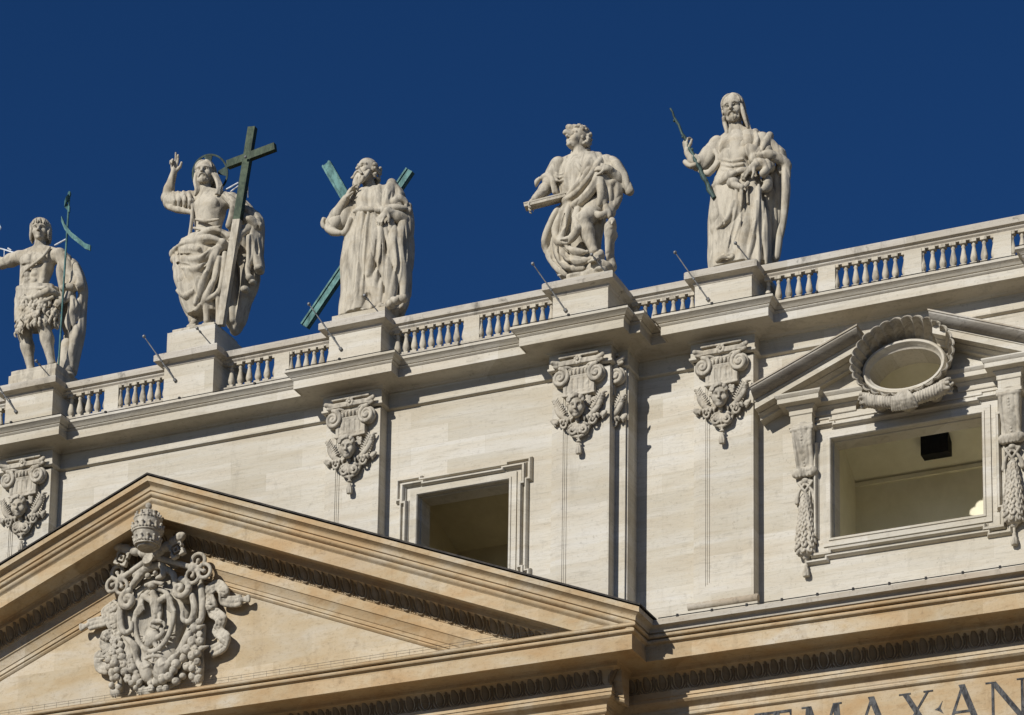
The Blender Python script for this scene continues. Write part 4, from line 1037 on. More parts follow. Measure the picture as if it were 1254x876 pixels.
def ribbon(pts, wd, name='ribbon', tassel=None):
    P = np.array(pts); lo, hi = P.min(0)-.4, P.max(0)+.4; hi[1] = YT+.05
    m = Sculpt(lo, hi, .02)
    for off, r_ in ((-.13, .07), (0, .085), (.13, .07)):
        Q = []
        for i in range(len(P)):
            t = P[min(i+1, len(P)-1)]-P[max(i-1, 0)]; n_ = np.array((-t[2], 0, t[0])); n_ = n_/(np.linalg.norm(n_)+1e-6); Q.append(P[i]+n_*off*wd)
        m.line(Q, r_*wd, .03)
    if tassel is not None:
        t = P[-1]-P[-2]; t = t/np.linalg.norm(t)
        m.ell(P[-1]+t*.05, .10, .02)
        for i in range(5): an = (i-2)*.16; v = np.array((t[0]*math.cos(an)-t[2]*math.sin(an), t[1], t[0]*math.sin(an)+t[2]*math.cos(an))); m.line([P[-1]+t*.06, P[-1]+t*.06+v*.26], [.05, .055], .01)
    # cross pleats
    for i in range(len(P)-1):
        t = P[i+1]-P[i]; L_ = np.linalg.norm(t); n_ = np.array((-t[2], 0, t[0])); n_ = n_/(np.linalg.norm(n_)+1e-6)
        for q in np.arange(.12, 1, .17/L_): c_ = P[i]+t*q+np.array((0, -.085*wd, 0)); m.cap(c_-n_*.22*wd, c_+n_*.22*wd+t/L_*.07, .022, .022, .012, True)
    m.mesh(name, M['carving'], arms)
def festoon(pts, wd, seed, name='fruit_garland'):
    P = np.array(pts); lo, hi = P.min(0)-.55, P.max(0)+.55; hi[1] = YT+.05
    m = Sculpt(lo, hi, .021); rr = random.Random(seed); L = [np.linalg.norm(P[i+1]-P[i]) for i in range(len(P)-1)]; tot = sum(L); s = 0
    m.line(P+np.array((0, .12, 0)), .14*wd, .04)
    while s < tot:
        i = 0; a = s
        while i < len(L)-1 and a > L[i]: a -= L[i]; i += 1
        c = P[i]+(P[i+1]-P[i])*min(1, a/L[i]); t = (P[i+1]-P[i])/L[i]; n_ = np.array((-t[2], 0, t[0]))
        w_ = wd*(.75+.35*math.sin(math.pi*min(1, s/tot)))
        for k in range(2 if w_ < .8 else 3):
            o = (k-(.5 if w_ < .8 else 1))*.34*w_+rr.uniform(-.04, .04); r_ = rr.uniform(.12, .19)*w_**.5
            q = c+n_*o+np.array((0, -.16+abs(o)*.35-.16*rr.random(), 0)); ty = rr.random()
            if ty < .65: m.ell(q, (r_, r_, r_*rr.uniform(.9, 1.2)), .012); m.ell(q+np.array((rr.uniform(-.4, .4)*r_, -r_*.95, rr.uniform(-.5, .2)*r_)), r_*.22, .01, sub=True)
            elif ty < .85:
                for j in range(6): an = j*math.pi/3; m.ell(q+np.array((math.cos(an)*r_*.6, -.02, math.sin(an)*r_*.6)), r_*.48, .01)
                m.ell(q+np.array((0, -r_*.5, 0)), r_*.3, .01)
            else: m.line([q-n_*r_, q+np.array((0, -.08, 0)), q+n_*r_*1.2-t*.1], [.05, .09, .02], .01)
        s += .235*wd**.5+.04*rr.random()
    e = P[-1]
    for j in range(7): an = R(180+30*j); m.line([e+np.array((0, -.05, .08)), e+np.array((.10*math.cos(an), -.14, .02+.05*math.sin(an))), e+np.array((.17*math.cos(an), -.10, -.04+.16*math.sin(an)))], [.06, .07, .03], .01)
    m.mesh(name, M['carving'], arms)
tiara()
key((-1.58, -1.62, 37.33), (0.86, -2.00, 38.25), 1); key((1.03, -1.62, 37.29), (-1.69, -1.90, 38.34), -1)
cartouche(); beasts()
ribbon([(1.18, -1.15, 36.43), (1.48, -1.30, 36.60), (1.74, -1.25, 36.74), (2.02, -1.35, 36.46), (1.98, -1.20, 36.22), (2.35, -1.25, 36.10), (2.56, -1.25, 36.11)], 1.0, tassel=1)
ribbon([(1.29, -1.20, 36.55), (1.57, -1.35, 36.10), (1.57, -1.20, 35.89), (1.97, -1.35, 35.54), (1.77, -1.20, 35.24), (2.12, -1.35, 34.90), (1.99, -1.25, 34.68), (1.58, -1.20, 34.57)], 1.05)
ribbon([(-2.01, -1.15, 36.75), (-2.12, -1.30, 36.55), (-2.37, -1.25, 36.45), (-2.32, -1.30, 36.14), (-2.69, -1.20, 36.16), (-2.96, -1.25, 36.10)], 1.0, tassel=1)
ribbon([(-2.06, -1.20, 36.50), (-2.10, -1.30, 35.99), (-1.98, -1.20, 35.74), (-2.26, -1.35, 35.60), (-2.39, -1.20, 35.36), (-2.14, -1.30, 35.05), (-2.53, -1.30, 34.95), (-2.53, -1.20, 34.64), (-2.19, -1.25, 34.49)], 1.0)
festoon([(1.18, -1.25, 35.50), (1.20, -1.30, 35.05), (1.17, -1.35, 34.57), (1.22, -1.35, 34.17), (1.14, -1.25, 33.72)], .74, 2)
festoon([(-1.84, -1.20, 35.52), (-1.71, -1.30, 35.07), (-1.74, -1.35, 34.59), (-1.72, -1.35, 34.11), (-1.82, -1.25, 33.66)], .74, 4)
festoon([(-1.33, -1.25, 34.65), (-1.17, -1.30, 34.06), (-0.79, -1.35, 33.56)], .72, 6)
festoon([(0.64, -1.25, 34.60), (0.56, -1.30, 34.13), (0.27, -1.35, 33.72), ((-0.53, -1.35, 33.49))], .80, 9)

# ================================================================== the statues
def A3(*p): return np.array(p, float)
def fr(d, n):
    d = np.array(d, float); d /= np.linalg.norm(d); n = np.array(n, float); n -= d*(n@d); n /= np.linalg.norm(n); return d, n, np.cross(d, n)
def hand(S, w, d, n, L=.60, curl=(18, 26, 22), thumb=1, each=None, k=.015, spread=.05):
    """palm, five jointed fingers and a thumb; d points along the fingers, n out of the back of the hand"""
    d, n, s = fr(d, n); w = np.array(w, float); rt = np.array([d, s, n]).T
    S.ell(w+d*.20*L/.6, (.20*L/.6, .125*L/.6, .075*L/.6), .04, rt)
    S.cap(w-d*.10, w+d*.08, .085*L/.6, .08*L/.6, .04)
    for i, (o, ln) in enumerate(((-.095, .25), (-.032, .29), (.032, .27), (.092, .21))):
        o *= thumb; c = each[i] if each else curl
        p = w+d*.33*L/.6*(1-.05*abs(i-1.3))+s*o*L/.6; a = 0; r_ = .041*L/.6
        for j, (q, cc) in enumerate(zip((.46, .31, .25), c)):
            a += R(cc); v = d*math.cos(a)-n*math.sin(a)+s*o/.095*spread*(1 if j == 0 else .3)
            e = p+v/np.linalg.norm(v)*q*ln*L/.6; S.cap(p, e, r_, r_*.9, k); p = e; r_ *= .9
    p = w+d*.08*L/.6-s*thumb*.10*L/.6; v = d*.62-s*thumb*.70-n*.25; v /= np.linalg.norm(v); e = p+v*.15*L/.6; S.cap(p-v*.05, e, .055*L/.6, .046*L/.6, .03)
    v2 = d*.85-s*thumb*.35-n*.35; v2 /= np.linalg.norm(v2); S.cap(e, e+v2*.13*L/.6, .045*L/.6, .036*L/.6, k)
def foot(S, heel, toe, r=.11, k=.04):
    h, t = np.array(heel, float), np.array(toe, float); v = (t-h); L = np.linalg.norm(v[:2]); v /= np.linalg.norm(v); s = np.array((-v[1], v[0], 0)); s /= np.linalg.norm(s)
    S.cap(h+(0, 0, r), h+v*.62*L+(0, 0, r*.75), r*1.05, r*.95, k); S.cap(h+(0, 0, r*1.8), h+v*.5*L+(0, 0, r*.9), r*.8, r*.7, k)
    for i in range(5): o = s*(i-2)*r*.48; S.cap(h+v*.6*L+o+(0, 0, r*.6), h+v*(1.0-.05*abs(i-1))*L+o+(0, 0, r*.42), r*.38, r*.34, .012)
def arm(S, sh, el, wr, r=(.23, .18, .17, .105), k=.07):
    sh, el, wr = map(lambda q: np.array(q, float), (sh, el, wr))
    S.cap(sh, el, r[0], r[1], k); S.ell(sh+(el-sh)*.45, r[0]*.98, .1); S.cap(el, el+(wr-el)*.35, r[2], r[2]*1.02, k); S.cap(el+(wr-el)*.3, wr, r[2]*1.0, r[3], k)
def leg(S, hip, kn, an, r=(.36, .235, .21, .125), k=.08):
    hip, kn, an = map(lambda q: np.array(q, float), (hip, kn, an))
    S.cap(hip, kn, r[0], r[1], k); S.ell(kn+(0, -.06, .02), r[1]*.86, .06)
    m = kn+(an-kn)*.34; S.cap(kn, m, r[1]*.93, r[2], k); S.cap(m, an, r[2], r[3], k); S.ell(m+(0, .08, 0), (r[2]*.95, r[2]*1.05, r[2]*1.7), .08); S.ell(an, r[3]*1.12, .03)
def drape(S, pts, rd):
    """a hanging fold: a narrow crest on a broad base set back into the body"""
    n = len(pts); rd = [r*.86 for r in np.interp(np.linspace(0, 1, n), np.linspace(0, 1, len(rd)), rd)]
    S.line([(p[0], p[1]+1.1*min(r, .11), p[2]) for p, r in zip(pts, rd)], [r+.7*min(r, .075) if r < .115 else r-.01 for r in rd], .045); S.line(pts, [r*.66 if r < .16 else r-.045 for r in rd], .04)
def fold(S, pts, r=.05): drape(S, pts, [r*.5, r, r, r*.6])
def crease(S, pts, r=.035, k=.016): return S.line(pts, [r*.5, r*1.8, r*1.8, r*.5], k, sub=True)
def row(a, b, ry, dy=0): return ((a[2]+b[2])/2, (a[0]+b[0])/2, (a[1]+b[1])/2+dy, abs(b[0]-a[0])/2, ry)
def torso(S, neck, shl, shr, pelvis, w=.62, dpt=.40, muscles=True):
    """bare or lightly clad chest and belly between neck and pelvis"""
    neck, shl, shr, pv = map(lambda q: np.array(q, float), (neck, shl, shr, pelvis)); mid = (shl+shr)/2; ch = mid*.72+pv*.28; wa = mid*.32+pv*.68
    ac = (shr-shl)/np.linalg.norm(shr-shl)
    S.cap(shl+ac*.14-(0, 0, .06), shr-ac*.14-(0, 0, .06), .24, .24, .12)
    S.ell(ch, (w, dpt, .66), .14); S.ell(wa, (w*.78, dpt*.86, .62), .16); S.ell(pv, (w*.86, dpt*.98, .46), .14)
    S.line([shl+ac*.05, (shl+neck)/2+(0, .04, .07), neck, (shr+neck)/2+(0, .04, .07), shr-ac*.05], [.17, .17, .19, .17, .17], .08)
    if muscles:
        for s in (-1, 1):
            S.ell(ch+ac*s*.26+(0, -dpt*.80, .10), (.26, .13, .21), .05); S.ell(ch+ac*s*.27+(0, -dpt*.98, .01), (.035, .03, .03), .02)
            for i in range(3): S.ell(wa+ac*s*.13+(0, -dpt*.80, .34-.22*i), (.12, .07, .10), .04)
            S.line([ch+ac*s*.45+(0, -dpt*.55, -.05), wa+ac*s*.42+(0, -dpt*.45, -.05), pv+ac*s*.40+(0, -dpt*.5, .2)], [.10, .10, .06], .06)
        crease(S, [ch+(0, -dpt*1.03, .28), ch+(0, -dpt*1.02, -.1), wa+(0, -dpt*.93, .3), wa+(0, -dpt*.93, -.1)], .035, .05)
        S.ell(wa+(0, -dpt*.93, -.08), (.035, .06, .045), .03, sub=True)
        crease(S, [ch-ac*.42+(0, -dpt*.75, -.06), ch-ac*.2+(0, -dpt*.98, -.11), ch+(0, -dpt, -.07), ch+ac*.2+(0, -dpt*.98, -.11), ch+ac*.42+(0, -dpt*.75, -.06)], .028, .03)
def locks(S, c, sz, rot, n, seed, zr=(-.2, .5), r=.07, wave=.05, length=.35, amin=-60, amax=240, kk=.012):
    """wavy locks laid over the skull: angle 90 is the back of the head"""
    rr = random.Random(seed); c = np.array(c, float); rot = np.array(rot)
    T = lambda p: c+rot@(np.array(p)*sz)
    for i in range(n):
        a = R(amin+(amax-amin)*((i+.5)/n)+rr.uniform(-6, 6)); pts = []
        z0 = rr.uniform(.30, zr[1]); 
        for j in range(6):
            t = j/5; z = z0-(z0-zr[0]+rr.uniform(-.04, .04))*t; zz = (z-.13)/.40
            rad = math.sqrt(max(.04, 1-min(1, zz*zz))) if zz > 0 else 1.0+.06*t
            aa = a+wave*math.sin(6*t+i*1.7)*2.2
            pts.append(T((.385*rad*math.cos(aa), .07+.45*rad*math.sin(aa), z)))
        S.line(pts, [r*.7*sz, r*1.1*sz, r*sz, r*sz, r*.9*sz, r*.4*sz], kk)
def front_hair(H, c, sz, rot, n, th0, th1, ph0, ph1, r=.05, part=False, wave=6):
    """locks combed from the crown (or a centre parting) down over the skull to the brow and temples"""
    c = np.array(c, float); rot = np.array(rot)
    for i in range(n):
        f = i/(n-1); ph = ph0+(ph1-ph0)*f
        if part: ph = ph0+(-50-ph0)*f*2 if f < .5 else 50+(ph1-50)*(f-.5)*2
        sg = 1 if ph > 0 else -1; pts = []
        for j in range(6):
            t = j/5; th = R(th0+(th1-th0)*t+3*math.sin(i*2.3)*t); p_ = R(sg*8+(ph-sg*8)*min(1, t*1.6)) if part else R(ph)
            p_ += R(wave*math.sin(4*t+i*1.9))
            pts.append(c+rot@(np.array((.40*math.sin(th)*math.sin(p_), .06-.455*math.sin(th)*math.cos(p_), .13+.395*math.cos(th)))*sz))
        H.line(pts, [r*.7*sz, r*1.1*sz, r*1.2*sz, r*1.1*sz, r*.9*sz, r*.4*sz], .008)
def haircap(H, c, sz, rot, low=-.12, grow=.018, face=.0):
    """the mass of hair over the skull, cut back round the face"""
    c = np.array(c, float); rot = np.array(rot); P = lambda x, y, z: c+rot@(np.array((x, y, z))*sz)
    H.ell(P(0, .085, .15), tuple(np.array((.365+grow, .415+grow, .365+grow))*sz), .02, rot)
    H.ell(P(0, .16, -.10), tuple(np.array((.35+grow, .33+grow, .34))*sz), .05, rot)
    H.ell(P(0, -.42, -.14+face), tuple(np.array((.305, .40, .47))*sz), .03, rot, True)
def curls(S, c, sz, rot, n, seed, r=(.07, .11), amin=-40, amax=220, zmin=-.25, zmax=.5, kk=.012):
    rr = random.Random(seed); c = np.array(c, float); rot = np.array(rot)
    for i in range(n):
        a = R(rr.uniform(amin, amax)); z = rr.uniform(zmin, zmax); zz = max(0, (z-.13)/.40); rad = math.sqrt(max(.02, 1-min(1, zz*zz)))
        p = c+rot@(np.array((.40*rad*math.cos(a), .07+.46*rad*math.sin(a), z))*sz); q = rr.uniform(*r)*sz
        S.ell(p, (q, q, q*.85), kk); d_ = p-c; d_ /= np.linalg.norm(d_); S.ell(p+d_*q*.95, q*.34, .01, sub=True)
def beard(S, T, sz, L=.3, n=9, seed=1, w=.2):
    rr = random.Random(seed)
    for i in range(n):
        t = -1+2*i/(n-1); x = w*t
        S.line([T(x*1.1, -.30+.12*abs(t), -.28+.10*abs(t)), T(x*1.1+.02*math.sin(i*2), -.36+.12*abs(t), -.40), T(x*.7+.03*math.sin(i*3), -.34+.08*abs(t), -.42-L*(1-.45*abs(t)))], [.055*sz, .07*sz, .03*sz], .012)
    for s in (-1, 1): S.line([T(s*.02, -.42, -.20), T(s*.10, -.39, -.22), T(s*.16, -.33, -.30)], [.03*sz, .04*sz, .025*sz], .01)
HV = .019
def statue(name_lab, base, grp='statues on the balustrade'):
    return thing('statue', name_lab, 'statue', base, grp)
def rocks(S, x, y, z, w, d, seed):
    rr = random.Random(seed); S.box((x, y, z+.06), (w, d, .12), .02)
    for i in range(10): S.ell((x+rr.uniform(-w, w)*.85, y+rr.uniform(-d, d)*.8, z+.12), (rr.uniform(.15, .3), rr.uniform(.15, .3), rr.uniform(.05, .14)), .06)

# ---------------------------------------------------------------- the youth with the banner
def st_banner():
    zb = 45.42; t = statue('bare-chested stone youth in a fur loincloth with a thin bronze banner staff', (-6.25, .43, zb))
    S = Sculpt((-8.55, -.75, 45.3), (-4.55, 1.5, 52.8), HV)
    hc = (-6.79, 0.38, 51.54); rt = rotm('Z', 24) @ rotm('X', 6); T = head(S, hc, .80, rt)
    nk = (-6.83, 0.43, 50.83); S.cap(T(0, .05, -.30), (nk[0], nk[1], nk[2]-.05), .17, .21, .06)
    shl, shr = (-7.65, 0.45, 50.76), (-6.00, 0.45, 50.53); pv = (-6.97, 0.45, 49.25)
    torso(S, nk, shl, shr, pv, .60, .40)
    arm(S, shl, (-8.38, 0.48, 50.68), (-8.73, 0.28, 50.90)); hand(S, (-8.76, 0.23, 50.96), (-.6, -.2, .75), (0, 1, .2))
    el = (-5.44, 0.58, 49.49); wr = (-5.56, 0.31, 48.72); arm(S, shr, el, wr); hand(S, wr, (-.55, -.5, -.45), (.5, -.75, .2), curl=(45, 55, 40), thumb=-1)
    leg(S, (-7.34, 0.48, 49.07), (-7.15, 0.31, 47.71), (-7.00, 0.53, 46.55)); foot(S, (-7.03, 0.61, 46.38), (-6.85, 0.01, 46.06))
    leg(S, (-6.56, 0.43, 48.97), (-6.28, 0.15, 47.78), (-6.03, 0.33, 46.49)); foot(S, (-6.12, 0.43, 46.25), (-5.42, -0.12, 45.78))
    rocks(S, -6.2, .43, zb+.42, .90, .86, 3); S.box((-6.25, .43, zb+.2), (.93, .88, .24), .02)
    S.line([(-5.70, 0.68, 47.30), (-5.72, 0.63, 46.62), (-5.70, 0.63, 46.21)], [.2, .26, .32], .05)
    S.line([(-6.26, 0.21, 50.72), (-6.40, 0.03, 50.30), (-6.82, 0.01, 50.05), (-7.13, 0.10, 49.95), (-7.36, 0.23, 49.77)], .05, .01)
    S.mesh('figure', M['stone'], t)
    H = Sculpt((hc[0]-.62, hc[1]-.65, hc[2]-.75), (hc[0]+.62, hc[1]+.7, hc[2]+.62), .019)
    haircap(H, hc, .80, rt, face=-.06); locks(H, hc, .80, rt, 22, 5, (-.42, .48), .075, .06, amin=-28, amax=208)
    front_hair(H, hc, .80, rt, 15, 12, 82, -78, 78, .046)
    H.mesh('hair', M['stone'], t)
    # loincloth of shaggy fur
    F = Sculpt((-7.35, -.6, 46.6), (-5.1, 1.2, 49.6), HV)
    F.lathe([row((-7.91, 0.43, 49.48), (-6.06, 0.43, 49.25), .50), row((-7.87, 0.43, 49.06), (-6.01, 0.43, 48.83), .54, -.02), row((-7.80, 0.43, 48.55), (-6.03, 0.43, 48.30), .56, -.06), row((-7.72, 0.43, 48.13), (-6.05, 0.43, 47.93), .54, -.08)], [(9, .05, .4, .5)], .06)
    F.cap((-6.79, 0.33, 47.41), (-6.75, 0.23, 48.01), .09, .14, .08, True)
    F.line([(-7.86, 0.33, 49.42), (-7.05, -0.07, 48.82), (-6.48, -0.12, 48.76), (-6.03, -0.07, 48.93), (-5.88, 0.23, 48.91)], [.12, .13, .11, .13, .12], .03); F.line([(-7.83, 0.33, 49.34), (-7.51, 0.03, 49.29), (-6.83, -0.03, 49.16), (-6.22, -0.01, 49.11)], [.09, .10, .08, .08], .03)
    F.line([(-7.56, 0.13, 49.02), (-6.94, -0.09, 48.54), (-6.36, -0.15, 48.48), (-5.91, 0.03, 48.73)], [.07, .08, .07, .06], .02)
    rr = random.Random(8)
    for i in range(260):
        a = rr.uniform(math.pi*.95, math.pi*2.1); u = rr.random(); z = 48.95-u*1.22+.1*math.cos(a)
        c = (-6.72+.05*u+.80*math.cos(a), .42+.60*math.sin(a)-.05*u, z); F.line([c, (c[0]+rr.uniform(-.05, .05), c[1]-.03, c[2]-.09), (c[0]+rr.uniform(-.06, .06), c[1]+.0, c[2]-.19)], [.04, .055, .02], .01)
    F.mesh('fur_loincloth', M['stone'], t)
    # mantle hanging behind the arm
    K = Sculpt((-6.3, -.5, 45.4), (-4.6, 1.6, 51.0), HV)
    for pts, rd in (([(-5.76, 0.53, 50.44), (-5.34, 0.55, 49.79), (-5.22, 0.63, 49.23), (-5.27, 0.68, 48.36), (-5.31, 0.68, 47.38), (-5.46, 0.63, 46.41)], (.16, .2, .2, .15, .15, .12)), ([(-6.06, 0.48, 50.31), (-5.78, 0.48, 49.67), (-5.53, 0.43, 49.02), (-5.46, 0.48, 48.30), (-5.34, 0.53, 47.48), (-5.56, 0.53, 46.46)], (.1, .13, .12, .09, .08, .08)),
                    ([(-5.84, 0.38, 50.46), (-5.94, 0.33, 49.96), (-5.88, 0.38, 49.48), (-5.82, 0.53, 48.88)], (.09, .10, .08, .07)), ([(-5.41, 0.43, 49.99), (-5.16, 0.38, 49.25), (-5.49, 0.23, 49.16), (-5.75, 0.28, 49.19)], (.1, .12, .09, .06)),
                    ([(-5.58, 0.38, 48.93), (-5.33, 0.43, 48.57), (-5.57, 0.43, 47.96), (-5.36, 0.48, 47.13), (-5.69, 0.53, 46.49)], (.08, .08, .06, .07, .07)), ([(-5.31, 0.73, 49.46), (-5.32, 0.83, 48.61), (-5.40, 0.83, 47.31), (-5.54, 0.78, 46.33)], (.16, .16, .16, .14)), ([(-5.92, 0.73, 49.17), (-5.83, 0.83, 47.89), (-5.73, 0.78, 46.53)], (.2, .22, .2))):
        drape(K, pts, rd)
    for pts in ([(-5.22, 0.33, 49.49), (-5.26, 0.38, 48.70), (-5.16, 0.43, 47.72), (-5.37, 0.43, 46.62)], [(-5.37, 0.31, 48.85), (-5.17, 0.38, 47.86), (-5.32, 0.43, 46.94)]): crease(K, pts, .04)
    K.cloth(.06, 4.2, .010, 10.5, .4); K.mesh('mantle', M['cloth'], t)
    b = MB(); top, bot = np.array((-5.47, 0.08, 52.46)), np.array((-5.60, 0.13, 47.01)); bot2 = bot+(bot-top)*.22; b.tube([bot2, top], .035, 8); b.ell(top, (.06, .06, .12), 8, 6); b.build('staff', M['verdigris'], t, 40)
    b = MB()
    def band(c, up, th=.03):
        c = [np.array(p) for p in c]; f = []
        rg = [[tuple(p+(0, -th, up*.5)), tuple(p+(0, th, up*.5)), tuple(p+(0, th, -up*.5)), tuple(p+(0, -th, -up*.5))] for p in c]; b.loft(rg, True, True)
    band([(-5.70, 0.03, 51.57), (-5.54, 0.01, 51.23), (-5.30, 0.07, 50.91), (-5.02, 0.13, 50.66), (-4.72, 0.07, 50.38), (-4.46, -0.01, 50.22)], .20); band([(-5.45, 0.07, 52.36), (-5.52, -0.02, 52.21), (-5.60, 0.03, 52.08), (-5.50, 0.09, 51.97), (-5.42, 0.07, 51.88)], .22)
    b.build('banner', M['verdigris'], t, 40, True)
    b = MB(); b.tube([(-6.28, 0.53, 50.98), (-5.49, 0.09, 50.83)], .03, 6); b.build('brace', M['brace'], t)
    b = MB(); b.tube([(-8.80, 0.53, 51.40), (-8.43, 0.53, 51.27), (-7.92, 0.48, 51.01), (-7.68, 0.45, 50.86)], .028, 6); b.tube([(-8.02, 0.48, 51.11), (-8.13, 0.43, 51.19)], .03, 6); b.tube([(-8.26, 0.43, 50.82), (-8.34, 0.53, 51.25)], .016, 5); b.tube([(-8.47, 0.33, 52.09), (-8.39, 0.33, 51.96), (-8.52, 0.33, 51.76)], .03, 6); b.build('brace', M['brace'], t)

# ---------------------------------------------------------------- the figure with the upright cross and halo
def st_cross():
    zb = 45.43; t = statue('haloed stone figure raising one hand and holding a tall green bronze cross', (-.13, .43, zb))
    m = MB(); m.box(-1.04, .76, -.42, 1.3, zb-.01, 46.27); m.build('plinth', M['attic'], t)
    S = Sculpt((-2.1, -.9, 46.1), (1.9, 1.6, 53.8), HV)
    hc = (-0.35, 0.38, 52.31); rt = rotm('Z', 16) @ rotm('X', 2); T = head(S, hc, .86, rt); beard(S, T, .86, .10, 7, 2, .15)
    nk = (-0.33, 0.43, 51.62); S.cap(T(0, .05, -.30), (nk[0], nk[1], nk[2]-.05), .17, .21, .06)
    shl, shr = (-1.01, 0.43, 51.53), (0.68, 0.48, 51.21); pv = (-0.22, 0.48, 49.79)
    torso(S, nk, shl, shr, pv, .60, .42, False); mc = (np.array(shl)+np.array(shr))/2*.72+np.array(pv)*.28
    for s_ in (-1, 1): S.ell(mc+np.array((s_*.25, -.30, .10)), (.25, .12, .20), .08)
    el, wr = (-1.74, 0.28, 51.65), (-1.43, 0.18, 52.48); arm(S, shl, el, wr); up = (.10, -.1, 1)
    hand(S, wr, up, (-.3, 1, .1), L=.62, thumb=1, each=((4, 4, 4), (8, 8, 6), (70, 70, 40), (75, 75, 40)), spread=.08)
    el, wr = (1.46, 0.48, 50.07), (1.26, 0.13, 49.64); arm(S, shr, el, wr); hand(S, wr, (-.25, -.25, -.85), (.5, -.8, .1), L=.64, curl=(28, 40, 30), thumb=-1)
    leg(S, (-0.51, 0.43, 49.65), (-0.85, 0.13, 48.38), (-0.64, 0.43, 47.10)); foot(S, (-0.57, 0.48, 46.91), (-0.41, -0.12, 46.48))
    leg(S, (0.07, 0.48, 49.56), (0.09, 0.38, 48.24), (-0.05, 0.48, 47.04)); foot(S, (0.01, 0.55, 46.89), (0.12, -0.02, 46.53))
    rocks(S, -.14, .43, 46.25, .80, .74, 4)
    S.mesh('figure', M['stone'], t)
    H = Sculpt((hc[0]-.65, hc[1]-.75, hc[2]-1.05), (hc[0]+.75, hc[1]+.75, hc[2]+.65), .019)
    haircap(H, hc, .86, rt); locks(H, hc, .86, rt, 24, 6, (-.50, .50), .045, .09, amin=8, amax=172); front_hair(H, hc, .86, rt, 16, 14, 92, -122, 122, .034, True)
    for x in (0, 1):
        p = ((-0.57, 0.28, 52.27), (-0.56, 0.23, 51.93), (-0.49, 0.23, 51.69), (-0.54, 0.23, 51.48)) if x == 0 else ((0.06, 0.33, 52.16), (0.26, 0.28, 51.79), (0.35, 0.23, 51.47), (0.28, 0.13, 51.21))
        for i in range(3): H.line([np.array(q)+(.04*(i-1), .05*(i-1), .03*math.sin(j*2+i)) for j, q in enumerate(p)], [.05, .062, .06, .035], .012)
    H.mesh('hair', M['stone'], t)
    # drapery
    K = Sculpt((-2.0, -.95, 46.2), (1.95, 1.7, 52.0), HV)
    K.lathe([row((-1.18, 0.43, 49.96), (0.59, 0.43, 49.86), .48), row((-1.32, 0.43, 49.46), (0.60, 0.43, 49.25), .54, -.05), row((-1.29, 0.43, 48.66), (0.51, 0.43, 48.40), .54, -.08), row((-1.09, 0.43, 47.92), (0.40, 0.43, 47.72), .48, -.05), row((-0.83, 0.43, 47.26), (0.35, 0.43, 47.13), .38)], [(7, .05, 1.0, .35), (12, .025, .2, -.5)], .06)
    for p_ in (((-0.49, -0.02, 46.84), (-0.33, -0.17, 47.47)), ((-0.72, -0.07, 48.29), (-0.49, -0.07, 47.64))): pass
    # the rolled swag round the hips
    for pts, rd in (([(-1.42, 0.28, 49.62), (-0.85, -0.07, 49.63), (-0.29, -0.15, 49.56), (0.00, -0.12, 49.82), (0.44, -0.09, 49.88), (0.81, 0.08, 49.63)], (.13, .14, .13, .12, .14, .12)), ([(-1.35, 0.23, 49.36), (-0.70, -0.12, 49.00), (-0.08, -0.23, 48.86), (0.44, -0.19, 49.13), (0.82, 0.08, 49.37)], (.10, .13, .12, .10, .08)),
                    ([(-1.24, 0.18, 48.96), (-0.79, -0.12, 48.80), (-0.24, -0.23, 48.51), (0.11, -0.22, 48.66)], (.07, .09, .08, .05)), ([(-0.08, -0.19, 49.58), (0.32, -0.25, 49.51), (0.70, -0.17, 49.35)], (.12, .17, .10)), ([(-1.14, 0.13, 49.62), (-0.61, -0.15, 49.36), (-0.14, -0.23, 49.22)], (.07, .08, .06)),
                    ([(0.48, -0.17, 49.05), (0.26, -0.23, 48.45), (-0.02, -0.17, 47.85), (-0.22, -0.12, 47.35)], (.09, .10, .09, .05)), ([(0.58, -0.07, 48.82), (0.40, -0.12, 48.05), (0.11, -0.07, 47.52), (-0.23, -0.02, 47.18)], (.06, .08, .08, .04)), ([(0.73, 0.03, 49.02), (0.67, 0.03, 48.16), (0.50, 0.03, 47.67), (0.18, -0.02, 47.45)], (.05, .07, .07, .04)),
                    ([(-1.07, 0.08, 48.09), (-0.67, -0.09, 47.71), (-0.27, -0.15, 47.82), (-0.07, -0.17, 48.20)], (.05, .06, .06, .04)), ([(0.07, -0.02, 47.82), (0.05, 0.05, 47.25), (0.05, 0.08, 46.79)], (.05, .08, .07)), ([(0.47, 0.08, 47.79), (0.49, 0.13, 47.21), (0.48, 0.18, 46.67)], (.05, .07, .07))):
        drape(K, pts, rd)
    for pts in ([(-0.35, -0.19, 48.25), (-0.19, -0.19, 47.78), (-0.36, -0.12, 47.33)], [(0.36, -0.27, 48.93), (0.12, -0.29, 48.36), (-0.22, -0.23, 47.85)], [(0.55, -0.19, 48.59), (0.33, -0.23, 47.92), (0.03, -0.15, 47.41)], [(-1.12, 0.03, 49.03), (-0.52, -0.25, 48.68), (-0.00, -0.33, 48.55)], [(-0.99, 0.03, 49.32), (-0.33, -0.27, 49.03), (0.30, -0.33, 49.13)]): crease(K, pts, .05)
    # sleeve of the raised arm and the shirt over the chest
    K.line([(-0.88, 0.43, 51.47), (-1.19, 0.35, 51.37), (-1.60, 0.29, 51.47)], [.30, .31, .25], .04)
